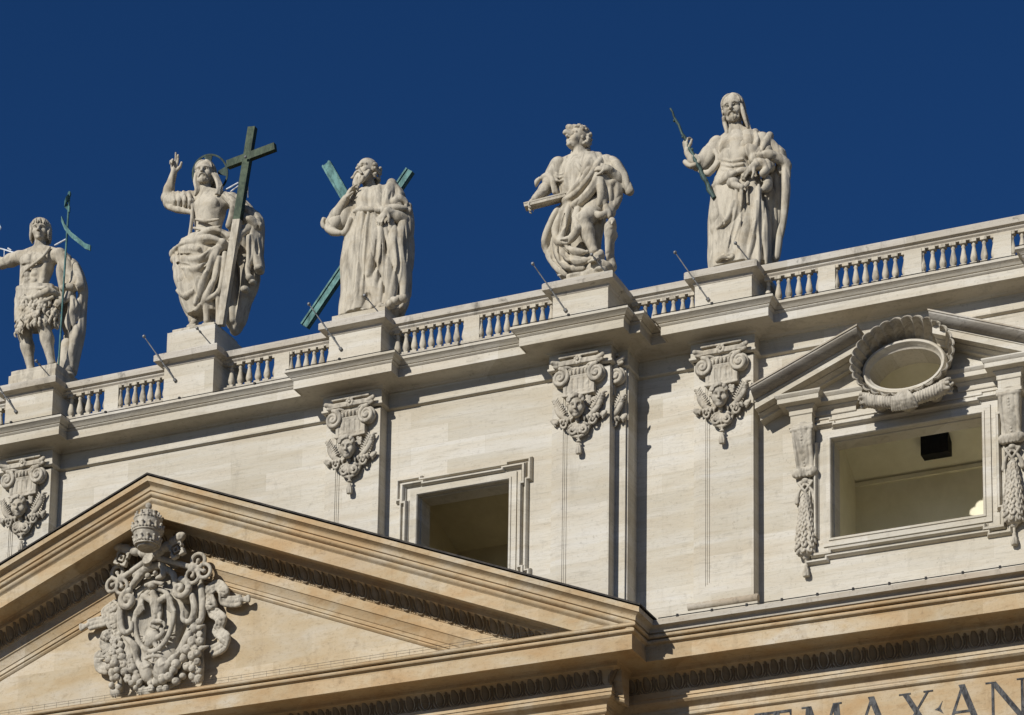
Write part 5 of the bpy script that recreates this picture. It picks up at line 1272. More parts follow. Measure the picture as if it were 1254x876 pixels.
    for q in (((-0.84, 0.23, 51.64), (-0.65, 0.01, 51.17), (-0.80, 0.23, 50.99)), ((-1.05, 0.23, 51.68), (-0.86, 0.01, 51.21), (-1.00, 0.23, 51.03)), ((-1.27, 0.23, 51.72), (-1.07, 0.01, 51.25), (-1.22, 0.23, 51.08)), ((-1.46, 0.23, 51.76), (-1.26, 0.01, 51.29), (-1.41, 0.23, 51.12))): K.line(q, [.05, .06, .05], .02)
    K.line([(-1.73, 0.23, 51.42), (-1.49, 0.13, 51.17), (-1.11, 0.11, 50.99), (-0.65, 0.13, 50.82)], [.07, .09, .09, .06], .03)
    for pts in ([(-0.59, 0.08, 51.24), (-0.59, 0.05, 50.52), (-0.66, 0.05, 49.92)], [(-0.38, -0.01, 50.44), (0.03, -0.05, 50.29), (0.50, -0.02, 50.27)], [(-0.43, -0.03, 50.13), (0.11, -0.07, 49.96), (0.63, -0.03, 50.00)]): fold(K, pts, .035)
    # mantle over the other shoulder and arm
    for pts, rd in (([(0.53, 0.43, 51.37), (0.93, 0.48, 51.14), (1.28, 0.53, 50.70), (1.55, 0.43, 50.20), (1.55, 0.38, 49.64), (1.65, 0.43, 49.04), (1.76, 0.48, 48.48)], (.15, .2, .22, .18, .15, .13, .10)), ([(0.52, 0.23, 51.26), (0.90, 0.13, 50.87), (0.83, 0.23, 50.50), (0.64, 0.33, 50.24)], (.09, .11, .10, .08)), ([(1.28, 0.38, 50.70), (1.62, 0.53, 50.32), (1.67, 0.58, 49.47), (1.71, 0.63, 48.70)], (.18, .2, .16, .14)),
                    ([(1.25, 0.23, 50.24), (1.54, 0.21, 50.17), (1.70, 0.33, 50.02)], (.12, .13, .12)), ([(1.50, 0.23, 49.57), (1.49, 0.28, 48.99), (1.42, 0.33, 48.51), (1.50, 0.33, 48.15)], (.07, .08, .07, .06)), ([(1.60, 0.43, 49.92), (1.61, 0.43, 49.22), (1.57, 0.48, 48.74)], (.07, .08, .06)), ([(0.71, 0.68, 50.24), (0.96, 0.78, 49.19), (1.06, 0.83, 48.15), (0.91, 0.83, 47.22), (0.70, 0.83, 46.74)], (.30, .30, .28, .26, .22)), ([(1.27, 0.78, 49.48), (1.37, 0.83, 48.43), (1.20, 0.85, 47.78), (0.91, 0.83, 47.48)], (.2, .2, .16, .1)),
                    ([(0.45, 0.68, 49.59), (0.62, 0.73, 48.18), (0.66, 0.73, 46.96)], (.3, .3, .28))):
        drape(K, pts, rd)
    for pts in ([(1.61, 0.18, 49.96), (1.62, 0.25, 49.30), (1.56, 0.31, 48.56)], [(1.77, 0.38, 49.95), (1.72, 0.43, 49.20), (1.69, 0.48, 48.54)], [(1.39, 0.43, 48.22), (1.39, 0.53, 47.76), (1.24, 0.58, 47.38)], [(1.05, 0.23, 50.76), (1.38, 0.23, 50.34), (1.62, 0.23, 50.20)]): crease(K, pts, .05)
    for x, y in ((392, 640), (425, 605), (372, 690), (405, 660)): K.ell(DR[(x, y)], (.14, .16, .10), .03)
    K.cloth(.045, 4.0, .009, 10.5, 1.2, .25); K.mesh('drapery', M['cloth'], t)
    # cross
    def beam(p, q, w, d, mat, nm):
        p, q = np.array(p), np.array(q); ax = (q-p)/np.linalg.norm(q-p); yv = np.array((0, 1, 0.)); yv -= ax*(ax@yv); yv /= np.linalg.norm(yv); xv = np.cross(yv, ax)
        b = MB(); rg = [[tuple(c+xv*sx*w+yv*sy*d) for sx, sy in ((-1, -1), (1, -1), (1, 1), (-1, 1))] for c in (p, q)]; b.loft([r[::-1] for r in rg], True, True); return b.build(nm, mat, t, None, True)
    top, foot_ = np.array((1.65, 0.01, 53.34)), np.array((0.70, 0.01, 46.43)); mid = foot_+(top-foot_)*.53
    c = beam(mid, top, .135, .09, M['green'], 'cross'); beam(foot_, mid+(foot_-mid)*.0005, .137, .092, M['stone'], 'cross_shaft')
    beam((0.75, 0.01, 52.18), (2.54, 0.01, 52.45), .13, .085, M['green'], 'cross_arm')
    b = MB(); b.ell((1.54, -0.19, 52.19), .05, 8, 6); b.build('bolt', M['steel'], t, 40)
    b = MB(); b.tube([(0.37, 0.53, 51.65), (1.12, 0.13, 51.54)], .028, 6); b.tube([(0.58, 0.53, 51.55), (1.17, 0.13, 51.44)], .024, 6); b.tube([(1.41, 0.23, 51.41), (1.25, 0.53, 51.19)], .02, 6); b.build('brace', M['brace'], t)
    # halo: a ring with three broad rays
    hcn = np.array(hc)+np.array((-.07, .42, .24)); uv = np.array((1, .1, 0.)); uv /= np.linalg.norm(uv); wv = np.array((0, -.25, 1.)); wv /= np.linalg.norm(wv)
    b = MB(); N_ = 48; nrm = np.cross(uv, wv)
    rg = [[tuple(hcn+(uv*math.cos(a)+wv*math.sin(a))*r_+nrm*h_) for r_, h_ in ((.60, -.02), (.66, -.02), (.66, .02), (.60, .02))] for a in np.linspace(0, 2*math.pi, N_, endpoint=False)]; rg.append(rg[0]); b.loft(rg, False, True)
    for a0 in (90, 180, 0): 
        pts = [(.30, -9), (.615, -15), (.615, 15), (.30, 9)]; vs = [tuple(hcn+(uv*math.cos(R(a0+a))+wv*math.sin(R(a0+a)))*r_+nrm*h_) for h_ in (-.015, .015) for r_, a in pts]; b.add(vs, [(0, 1, 2, 3), (7, 6, 5, 4), (0, 4, 5, 1), (1, 5, 6, 2), (2, 6, 7, 3), (3, 7, 4, 0)])
    b.build('halo', M['darkbronze'], t, None, True)
DR = {(392, 640): (1.50, 0.43, 48.20), (425, 605): (1.79, 0.43, 48.45), (372, 690): (1.33, 0.43, 47.80), (405, 660): (1.56, 0.53, 48.07)}

# ---------------------------------------------------------------- the bearded figure before the slanting cross
def st_saltire():
    zb = 45.40; t = statue('bald bearded stone elder in a long robe with a slanting verdigris cross behind', (5.97, .43, zb))
    m = MB(); m.box(5.05, 6.95, -.36, 1.25, zb-.01, 45.74); m.build('plinth', M['attic'], t)
    S = Sculpt((4.2, -.95, 45.6), (8.3, 1.5, 52.6), HV)
    hc = (5.77, 0.38, 51.11); rt = rotm('Z', -22) @ rotm('X', -2) @ rotm('Y', 4); T = head(S, hc, .86, rt)
    nk = (5.87, 0.51, 50.38); S.cap(T(0, .08, -.28), (nk[0], nk[1], nk[2]-.05), .18, .24, .06)
    shl, shr = (5.30, 0.43, 50.20), (6.59, 0.51, 50.14); pv = (5.89, 0.48, 48.65)
    torso(S, nk, shl, shr, pv, .66, .46, False)
    el, wr = (4.64, 0.18, 49.38), (5.24, -0.02, 49.99); arm(S, shl, el, wr, (.25, .2, .2, .13)); hand(S, wr, (.55, -.15, .75), (-.6, -.6, .3), L=.62, thumb=-1, each=((10, 15, 10), (40, 45, 30), (60, 60, 40), (65, 65, 40)))
    el, wr = (7.11, 0.43, 49.09), (6.79, -0.07, 49.22); arm(S, shr, el, wr, (.25, .2, .2, .13)); hand(S, wr, (-.45, -.3, -.75), (.1, -1, .2), L=.62, curl=(20, 32, 26), thumb=1)
    foot(S, (5.86, 0.43, 46.29), (6.14, -0.19, 45.79), .12); S.cap((6.02, 0.13, 46.93), (6.00, 0.15, 46.18), .2, .13, .05); foot(S, (6.43, 0.53, 46.19), (6.72, 0.08, 45.86), .12)
    S.mesh('figure', M['stone'], t)
    H = Sculpt((hc[0]-.75, hc[1]-.85, hc[2]-1.15), (hc[0]+.7, hc[1]+.75, hc[2]+.6), .019)
    curls(H, hc, .86, rt, 70, 4, (.055, .09), -8, 188, -.34, .22)
    for i in range(11):
        x = -.26+.052*i; q = abs(x)/.26
        H.line([T(x*1.15, -.30+.16*q, -.22+.05*q), T(x*1.2+.03*math.sin(i*2.2), -.40+.14*q, -.42), T(x*1.0+.05*math.sin(i*1.7), -.42+.10*q, -.62), T(x*.5+.06*math.sin(i*2.9), -.38, -.90+.22*q)], [.06, .075, .07, .03], .012)
        if i % 2: H.line([T(x*1.1, -.40+.14*q, -.36), T(x*1.2+.06, -.47+.14*q, -.52), T(x+.02, -.46+.1*q, -.68)], [.03, .05, .02], .01)
    for s in (-1, 1): H.line([T(s*.02, -.43, -.20), T(s*.12, -.42, -.24), T(s*.22, -.42, -.36), T(s*.30, -.46, -.40)], [.035, .05, .05, .03], .01)
    H.mesh('hair_and_beard', M['stone'], t)
    K = Sculpt((4.2, -.95, 45.6), (8.5, 1.6, 51.6), HV)
    K.lathe([row((5.31, 0.48, 50.47), (6.57, 0.48, 50.29), .36), row((5.21, 0.43, 50.05), (6.78, 0.43, 49.80), .48), row((5.28, 0.43, 49.73), (6.71, 0.43, 49.51), .46), row((5.04, 0.43, 48.94), (6.81, 0.43, 48.73), .50), row((4.91, 0.43, 48.06), (6.87, 0.43, 47.82), .52), row((4.98, 0.43, 47.14), (6.89, 0.43, 46.91), .56), row((4.93, 0.43, 46.09), (6.94, 0.43, 45.86), .60)], [(9, .05, .6, .10), (17, .022, .2, -.12)], .05)
    K.line([(6.18, -0.17, 46.30), (6.21, -0.22, 45.78)], [.16, .22], .04, sub=True)
    # rope girdle and long straight pleats
    K.line([(5.45, 0.18, 49.63), (5.89, -0.07, 49.48), (6.21, -0.09, 49.39), (6.45, -0.02, 49.33)], [.07, .09, .08, .07], .02); K.ell((5.59, 0.01, 49.51), .10, .02)
    for pts, r_ in (([(5.77, -0.07, 49.36), (5.62, -0.07, 48.56), (5.56, -0.09, 47.51), (5.47, -0.12, 46.46), (5.38, -0.07, 45.98)], .085), ([(5.90, -0.09, 49.32), (5.84, -0.13, 48.26), (5.82, -0.15, 47.12), (5.83, -0.17, 46.37), (5.74, -0.17, 45.97)], .075), ([(6.12, -0.09, 49.27), (6.01, -0.13, 48.37), (5.98, -0.17, 47.38), (6.01, -0.15, 46.41)], .06), ([(6.28, -0.07, 49.25), (6.37, -0.17, 48.50), (6.33, -0.23, 47.58), (6.21, -0.19, 47.10)], .12), ([(6.48, -0.07, 49.06), (6.61, -0.12, 48.26), (6.55, -0.15, 47.28), (6.39, -0.07, 46.61), (6.37, -0.07, 46.01)], .075), ([(6.63, -0.07, 48.35), (6.68, -0.07, 47.29), (6.60, -0.05, 46.28), (6.59, -0.07, 45.79)], .065), ([(5.16, 0.23, 48.81), (5.09, 0.18, 47.89), (5.18, 0.13, 47.02), (5.19, 0.13, 46.16)], .08), ([(5.51, -0.07, 47.53), (5.54, -0.09, 46.91), (5.52, -0.12, 46.30)], .06)): fold(K, pts, r_)
    for pts in ([(5.87, -0.13, 49.15), (5.76, -0.17, 48.18), (5.73, -0.19, 46.97), (5.64, -0.19, 46.02)], [(6.06, -0.15, 49.10), (6.00, -0.21, 48.03), (5.95, -0.23, 46.91), (5.95, -0.22, 46.02)], [(6.28, -0.19, 48.36), (6.18, -0.25, 47.45), (6.11, -0.21, 46.74)], [(6.48, -0.17, 48.33), (6.50, -0.21, 47.41), (6.35, -0.15, 46.65)], [(6.63, -0.13, 48.47), (6.64, -0.15, 47.26), (6.52, -0.13, 46.10)], [(5.36, 0.03, 48.21), (5.38, -0.03, 47.27), (5.39, -0.07, 46.20)]): crease(K, pts, .045)
    # wide sleeve of the raised arm
    K.line([(5.30, 0.43, 50.09), (5.09, 0.31, 49.55), (4.70, 0.18, 49.24)], [.30, .30, .27], .05); K.line([(4.41, 0.08, 49.53), (4.40, 0.08, 49.30), (4.67, 0.03, 49.02), (5.18, 0.05, 48.86), (5.40, 0.05, 49.27)], [.08, .10, .10, .10, .07], .03)
    crease(K, [(4.60, -0.07, 49.45), (4.63, -0.12, 49.19), (5.11, -0.19, 48.88)], .05)
    # mantle over shoulder, arm and side
    for pts, rd in (([(6.30, 0.28, 50.39), (6.34, 0.11, 49.94), (6.43, 0.07, 49.52), (6.58, 0.03, 49.32)], (.14, .17, .16, .10)), ([(6.61, 0.43, 50.56), (6.63, 0.15, 50.02), (6.62, 0.09, 49.53)], (.12, .13, .1)), ([(6.63, 0.53, 50.49), (6.88, 0.53, 50.10), (6.88, 0.33, 49.65)], (.2, .22, .14)), ([(6.81, 0.23, 49.67), (6.99, 0.33, 49.85), (7.21, 0.48, 49.70)], (.09, .12, .14)),
                    ([(6.59, 0.07, 49.41), (6.95, 0.13, 49.41), (7.27, 0.33, 49.42)], (.14, .18, .17)), ([(7.19, 0.48, 49.59), (7.28, 0.53, 48.69), (7.25, 0.55, 47.66), (7.22, 0.55, 46.61)], (.16, .16, .17, .14)), ([(7.11, 0.28, 49.20), (7.15, 0.21, 48.40), (7.22, 0.21, 47.48), (7.19, 0.23, 46.38)], (.12, .13, .12, .10)), ([(6.85, 0.05, 48.90), (6.98, 0.01, 48.10), (7.09, 0.03, 47.27), (6.99, 0.03, 46.54), (6.74, 0.03, 45.88)], (.10, .13, .12, .11, .10)),
                    ([(6.68, 0.01, 48.76), (6.87, -0.03, 47.95), (6.87, -0.05, 46.97), (6.73, -0.02, 45.97)], (.06, .09, .09, .08)), ([(6.82, 0.53, 49.31), (6.90, 0.58, 48.04), (6.90, 0.58, 46.69), (6.82, 0.53, 46.08)], (.36, .38, .36, .32)), ([(7.26, 0.38, 46.44), (7.15, 0.35, 46.08), (6.78, 0.33, 45.84)], (.14, .16, .14))):
        drape(K, pts, rd)
    for pts in ([(6.63, 0.13, 50.27), (6.60, 0.01, 49.83), (6.62, -0.01, 49.44)], [(7.10, 0.03, 48.99), (7.15, 0.03, 48.15), (7.21, 0.05, 47.25), (7.14, 0.05, 46.45)], [(7.29, 0.23, 49.06), (7.30, 0.25, 48.16), (7.31, 0.25, 47.04)], [(6.84, 0.23, 50.21), (6.80, 0.13, 49.86), (6.78, 0.07, 49.56)], [(6.84, -0.13, 48.28), (7.03, -0.15, 47.33), (6.93, -0.13, 46.32)]): crease(K, pts, .05)
    for i in range(9): K.ell((6.55+.12*i*1.0, .05-.03*i, 45.88+.06*(i % 2)+.012*i), (.13, .16, .12), .03)
    K.cloth(.05, 4.6, .009, 11, 2.1); K.mesh('robe', M['cloth'], t)
    def beam(p, q, w, d, nm):
        p, q = np.array(p), np.array(q); ax = (q-p)/np.linalg.norm(q-p); yv = np.array((0, 1, 0.)); yv -= ax*(ax@yv); yv /= np.linalg.norm(yv); xv = np.cross(yv, ax); b = MB()
        for sx, sy, ww, dd in ((0, 0, w, d),):
            rg = [[tuple(c+xv*ex*ww+yv*ey*dd) for ex, ey in ((-1, -1), (1, -1), (1, 1), (-1, 1))] for c in (p, q)]; b.loft(rg, True, True)
        # bark-like plates on the front face
        for e in (-.72, .72): rg = [[tuple(c+xv*(e*w+ex)+yv*(-d-.018+ey)) for ex, ey in ((-.03, -.02), (.03, -.02), (.03, .02), (-.03, .02))] for c in (p, q)]; b.loft(rg, True, True)
        return b.build(nm, M['verdigris'], t, None, True)
    beam((3.12, 1.28, 46.57), (6.88, 1.28, 51.38), .17, .06, 'cross_beam'); beam((3.58, 1.58, 52.48), (6.07, 1.58, 48.05), .17, .06, 'cross_beam')

# ---------------------------------------------------------------- the striding curly-haired figure with book and eagle
def st_book():
    zb = 45.24; t = statue('curly-haired young stone figure striding with a flat book in one hand', (13.8, .43, zb))
    m = MB(); m.box(13.0, 14.62, -.36, 1.22, zb-.01, 45.40); m.box(13.12, 14.5, -.25, 1.1, 45.40, 45.52); m.build('plinth', M['attic'], t)
    S = Sculpt((11.9, -1.15, 45.4), (16.3, 1.5, 52.4), HV)
    hc = (13.24, 0.41, 50.63); rt = rotm('Z', -30) @ rotm('X', -10) @ rotm('Y', 6); T = head(S, hc, .82, rt)
    nk = (13.36, 0.49, 50.04); S.cap(T(0, .06, -.26), (nk[0], nk[1], nk[2]-.05), .18, .24, .06)
    shl, shr = (12.60, 0.41, 49.86), (14.20, 0.53, 49.67); pv = (13.56, 0.43, 48.27)
    torso(S, nk, shl, shr, pv, .64, .42, False)
    el, wr = (12.32, 0.38, 49.23), (12.05, -0.12, 48.54); arm(S, shl, el, wr, (.26, .2, .19, .12)); hand(S, wr, (-.45, -.35, -.75), (-.75, -.2, .35), L=.62, curl=(25, 35, 25), thumb=-1)
    el, wr = (14.75, 0.58, 48.87), (14.48, -0.02, 49.10); arm(S, shr, el, wr, (.26, .21, .2, .13)); hand(S, wr, (-.9, -.2, .12), (.1, -.8, .55), L=.60, curl=(18, 30, 25), thumb=1)
    leg(S, (14.00, 0.33, 48.06), (13.70, -0.12, 47.44), (14.01, 0.03, 46.43), (.37, .25, .22, .13)); foot(S, (14.18, 0.18, 46.21), (14.05, -0.42, 45.76), .12)
    S.cap((14.03, 0.23, 46.23), (14.03, 0.23, 45.87), .25, .35, .06)
    leg(S, (13.21, 0.53, 48.26), (12.94, 0.48, 47.22), (12.73, 0.68, 46.43)); foot(S, (12.74, 0.73, 46.24), (12.78, 0.28, 45.94), .11)
    rocks(S, 13.85, .40, 45.5, .66, .62, 5); S.ell((14.14, 0.28, 45.94), (.40, .35, .22), .08)
    S.mesh('figure', M['stone'], t)
    H = Sculpt((hc[0]-.7, hc[1]-.8, hc[2]-.75), (hc[0]+.8, hc[1]+.75, hc[2]+.7), .019)
    haircap(H, hc, .82, rt, face=-.02); curls(H, hc, .82, rt, 60, 9, (.07, .11), 5, 175, -.38, .3); curls(H, hc, .82, rt, 40, 12, (.06, .10), -60, 240, .28, .52)
    H.line([(13.20, 0.33, 50.84), (13.06, 0.23, 50.95), (13.01, 0.18, 50.97)], [.14, .12, .07], .03); H.line([(13.15, 0.18, 50.68), (13.00, 0.11, 50.75), (12.95, 0.07, 50.72)], [.12, .10, .06], .03); H.line([(13.34, 0.33, 50.89), (13.17, 0.31, 51.01)], [.12, .09], .03)
    H.mesh('hair', M['stone'], t)
    K = Sculpt((11.9, -1.15, 45.4), (16.3, 1.6, 51.3), HV)
    K.lathe([row((12.81, 0.45, 50.04), (14.03, 0.45, 49.83), .34), row((12.56, 0.43, 49.69), (14.31, 0.43, 49.39), .46), row((12.67, 0.43, 49.06), (14.25, 0.43, 48.79), .45), row((12.74, 0.43, 48.57), (14.26, 0.43, 48.32), .45), row((12.45, 0.43, 48.16), (14.19, 0.43, 47.87), .48, .02), row((12.28, 0.48, 47.55), (14.05, 0.48, 47.19), .50, .05), row((12.32, 0.53, 46.90), (13.90, 0.53, 46.58), .46, .1), row((12.59, 0.53, 46.31), (13.63, 0.53, 46.10), .36, .1)], [(8, .055, .3, -.35), (15, .02, 0, .5)], .05)
    # collar and open neck
    K.line([(13.09, 0.18, 49.83), (13.43, 0.01, 49.46), (13.61, -0.03, 49.21)], [.06, .08, .05], .02); K.line([(13.85, 0.23, 49.76), (13.77, 0.03, 49.43), (13.63, -0.03, 49.14)], [.08, .10, .06], .02); K.line([(12.99, 0.23, 49.83), (12.91, 0.33, 50.00), (13.06, 0.43, 50.07)], [.06, .07, .06], .02)
    for pts, r_ in (([(13.08, 0.03, 49.49), (13.05, -0.03, 49.06), (13.08, -0.03, 48.58)], .05), ([(13.37, -0.02, 49.27), (13.36, -0.05, 48.85), (13.22, -0.07, 48.53)], .05), ([(13.58, -0.03, 49.08), (13.46, -0.05, 48.83), (13.27, -0.07, 48.62)], .045)): fold(K, pts, r_)
    # the broad sash from shoulder to hip
    for pts, rd in (([(14.11, 0.28, 49.65), (14.04, -0.09, 49.09), (13.79, -0.19, 48.68), (13.41, -0.15, 48.38), (13.02, -0.02, 48.37)], (.15, .17, .16, .14, .10)), ([(14.18, -0.02, 49.16), (14.09, -0.19, 48.69), (13.78, -0.23, 48.26), (13.41, -0.15, 48.08)], (.10, .12, .12, .08)), ([(14.24, 0.13, 49.37), (14.22, -0.12, 48.70), (14.27, -0.07, 48.31), (14.19, -0.02, 47.96)], (.08, .09, .08, .06)), ([(13.86, -0.07, 49.20), (13.58, -0.17, 48.74), (13.19, -0.12, 48.48)], (.06, .08, .06))): drape(K, pts, rd)
    for pts in ([(14.14, -0.27, 48.90), (13.89, -0.33, 48.45), (13.51, -0.29, 48.19)], [(13.86, -0.21, 48.96), (13.56, -0.27, 48.59), (13.19, -0.19, 48.41)], [(14.30, -0.23, 48.68), (14.23, -0.19, 48.26)]): crease(K, pts, .045)
    # sleeve ends
    K.line([(12.65, 0.38, 49.78), (12.50, 0.35, 49.46), (12.38, 0.33, 49.27)], [.30, .31, .29], .05); K.line([(11.90, 0.18, 49.20), (12.09, 0.13, 49.35), (12.38, 0.09, 49.37), (12.58, 0.07, 49.11), (12.59, 0.13, 48.78)], [.06, .08, .08, .08, .05], .02); K.line([(12.52, 0.08, 49.23), (12.61, 0.13, 48.91), (12.70, 0.23, 48.71)], [.06, .09, .05], .02)
    for q in (((12.53, 0.13, 49.50), (12.80, 0.05, 49.31), (12.94, 0.13, 49.38)), ((12.53, 0.13, 49.39), (12.81, 0.05, 49.21), (12.94, 0.13, 49.27)), ((12.53, 0.13, 49.27), (12.81, 0.05, 49.09), (12.94, 0.13, 49.15))): fold(K, q, .04)
    # the bundle of cloak over the far arm and down the side
    for pts, rd in (([(14.04, 0.43, 49.75), (14.36, 0.48, 49.67), (14.67, 0.53, 49.23), (14.85, 0.58, 48.82)], (.2, .24, .24, .18)), ([(14.58, 0.28, 49.45), (14.83, 0.33, 49.02), (14.99, 0.43, 48.54)], (.10, .12, .10)), ([(14.51, 0.13, 49.11), (14.29, 0.03, 48.90), (14.38, 0.13, 48.67), (14.60, 0.23, 48.81)], (.07, .09, .08, .06)), ([(14.63, 0.33, 48.99), (14.66, 0.33, 48.45), (14.58, 0.28, 48.04)], (.12, .12, .08)), ([(14.19, 0.03, 48.85), (14.26, 0.03, 48.37), (14.34, 0.08, 47.91), (14.49, 0.13, 47.58)], (.08, .09, .08, .06)), ([(14.39, 0.18, 48.89), (14.48, 0.23, 48.30), (14.45, 0.23, 47.78)], (.13, .15, .1)), ([(14.63, 0.63, 48.83), (14.82, 0.58, 48.66)], (.18, .14))): drape(K, pts, rd)
    # swirling skirt
    for pts, rd in (([(12.72, 0.13, 48.21), (12.54, 0.08, 47.82), (12.24, 0.23, 47.29), (12.28, 0.38, 46.89), (12.65, 0.33, 46.33), (12.98, 0.28, 46.00)], (.07, .10, .10, .10, .09, .06)), ([(12.89, -0.02, 47.96), (12.71, -0.07, 47.44), (12.78, -0.12, 47.00), (13.22, -0.29, 46.82), (13.63, -0.32, 47.11)], (.08, .10, .08, .09, .08)), ([(12.83, -0.02, 46.97), (12.99, -0.07, 46.51), (13.47, -0.17, 46.13), (14.05, -0.12, 46.11)], (.07, .09, .09, .06)), ([(12.59, 0.13, 47.17), (12.76, 0.08, 46.57), (13.12, 0.03, 46.11), (13.68, -0.02, 45.91)], (.07, .08, .08, .05)), ([(13.05, -0.12, 46.81), (13.36, -0.22, 46.46), (13.87, -0.25, 46.31)], (.06, .08, .05)), ([(13.18, -0.07, 48.08), (13.07, -0.13, 47.60), (12.97, -0.17, 47.00)], (.06, .08, .07)), ([(13.48, -0.07, 48.01), (13.45, -0.23, 47.60), (13.59, -0.37, 47.10)], (.07, .09, .06)), ([(12.39, 0.33, 47.85), (12.25, 0.43, 47.40), (12.38, 0.53, 46.75), (12.76, 0.53, 46.14)], (.14, .14, .14, .12)),
                    ([(13.88, -0.07, 47.86), (14.21, -0.07, 47.59), (14.37, 0.03, 47.68)], (.07, .08, .05))): drape(K, pts, rd)
    for pts in ([(13.04, -0.17, 46.72), (13.22, -0.19, 46.34), (13.78, -0.25, 46.06)], [(12.86, -0.07, 46.87), (12.94, -0.02, 46.35), (13.44, -0.09, 46.00)], [(12.41, 0.23, 47.26), (12.51, 0.33, 46.69), (12.87, 0.28, 46.16)], [(13.01, -0.27, 46.84), (13.36, -0.37, 46.65), (13.71, -0.42, 46.78)], [(13.10, -0.13, 47.86), (13.02, -0.19, 47.38), (12.92, -0.21, 47.05)]): crease(K, pts, .06)
    K.cloth(.045, 4.2, .010, 10.5, 3.3, -.35); K.mesh('tunic_and_cloak', M['cloth'], t)
    # book
    p, q = np.array((11.73, -0.19, 48.28)), np.array((13.08, 0.13, 48.55)); ax = (q-p)/np.linalg.norm(q-p); yv = np.array((-.3, .8, .1)); yv -= ax*(ax@yv); yv /= np.linalg.norm(yv); zv = np.cross(ax, yv); b = MB()
    for o_, th in ((-.045, .022), (0, .03), (.045, .022)):
        k_ = 1.0 if abs(o_) > .01 else .95
        rg = [[tuple(c+yv*sy*.20*k_+zv*(o_+sz*th)) for sy, sz in ((-1, -1), (1, -1), (1, 1), (-1, 1))] for c in (p, p+(q-p)*k_)]; b.loft(rg, True, True)
    b.build('book', M['stone'], t, None, True)
    # eagle at the far leg
    E = Sculpt((14.3, -.9, 45.5), (15.6, .9, 47.9), .019)
    E.line([(14.34, 0.33, 47.05), (14.46, 0.28, 47.27), (14.56, 0.18, 47.36)], [.22, .2, .12], .04); E.ell((14.58, 0.13, 47.38), .12, .03); E.cap((14.63, 0.05, 47.30), (14.64, -0.05, 47.17), .05, .02, .01)
    for i in range(6): E.line([(14.21, 0.28, 47.55), ((14.15, 0.23, 47.17)[0]+.05*i, (14.15, 0.23, 47.17)[1]+.03*i, (14.15, 0.23, 47.17)[2]-.03*i), ((14.15, 0.33, 46.89)[0]+.06*i, .38+.02*i, (14.15, 0.33, 46.89)[2]-.05*i)], [.06, .07, .03], .01)
    for i in range(5): E.line([(14.54, 0.33, 47.21), ((14.57, 0.43, 47.06)[0]-.03*i, .45-.05*i, (14.57, 0.43, 47.06)[2]), ((14.47, 0.43, 46.81)[0]-.05*i, .42-.05*i, (14.47, 0.43, 46.81)[2]-.05*i)], [.06, .07, .03], .01)
    E.line([(14.34, 0.33, 46.92), (14.33, 0.33, 46.52), (14.28, 0.38, 46.23)], [.17, .13, .12], .03); E.line([(14.37, 0.48, 46.99), (14.33, 0.53, 46.50), (14.37, 0.53, 46.09)], [.15, .15, .2], .04)
    E.mesh('eagle', M['stone'], t)

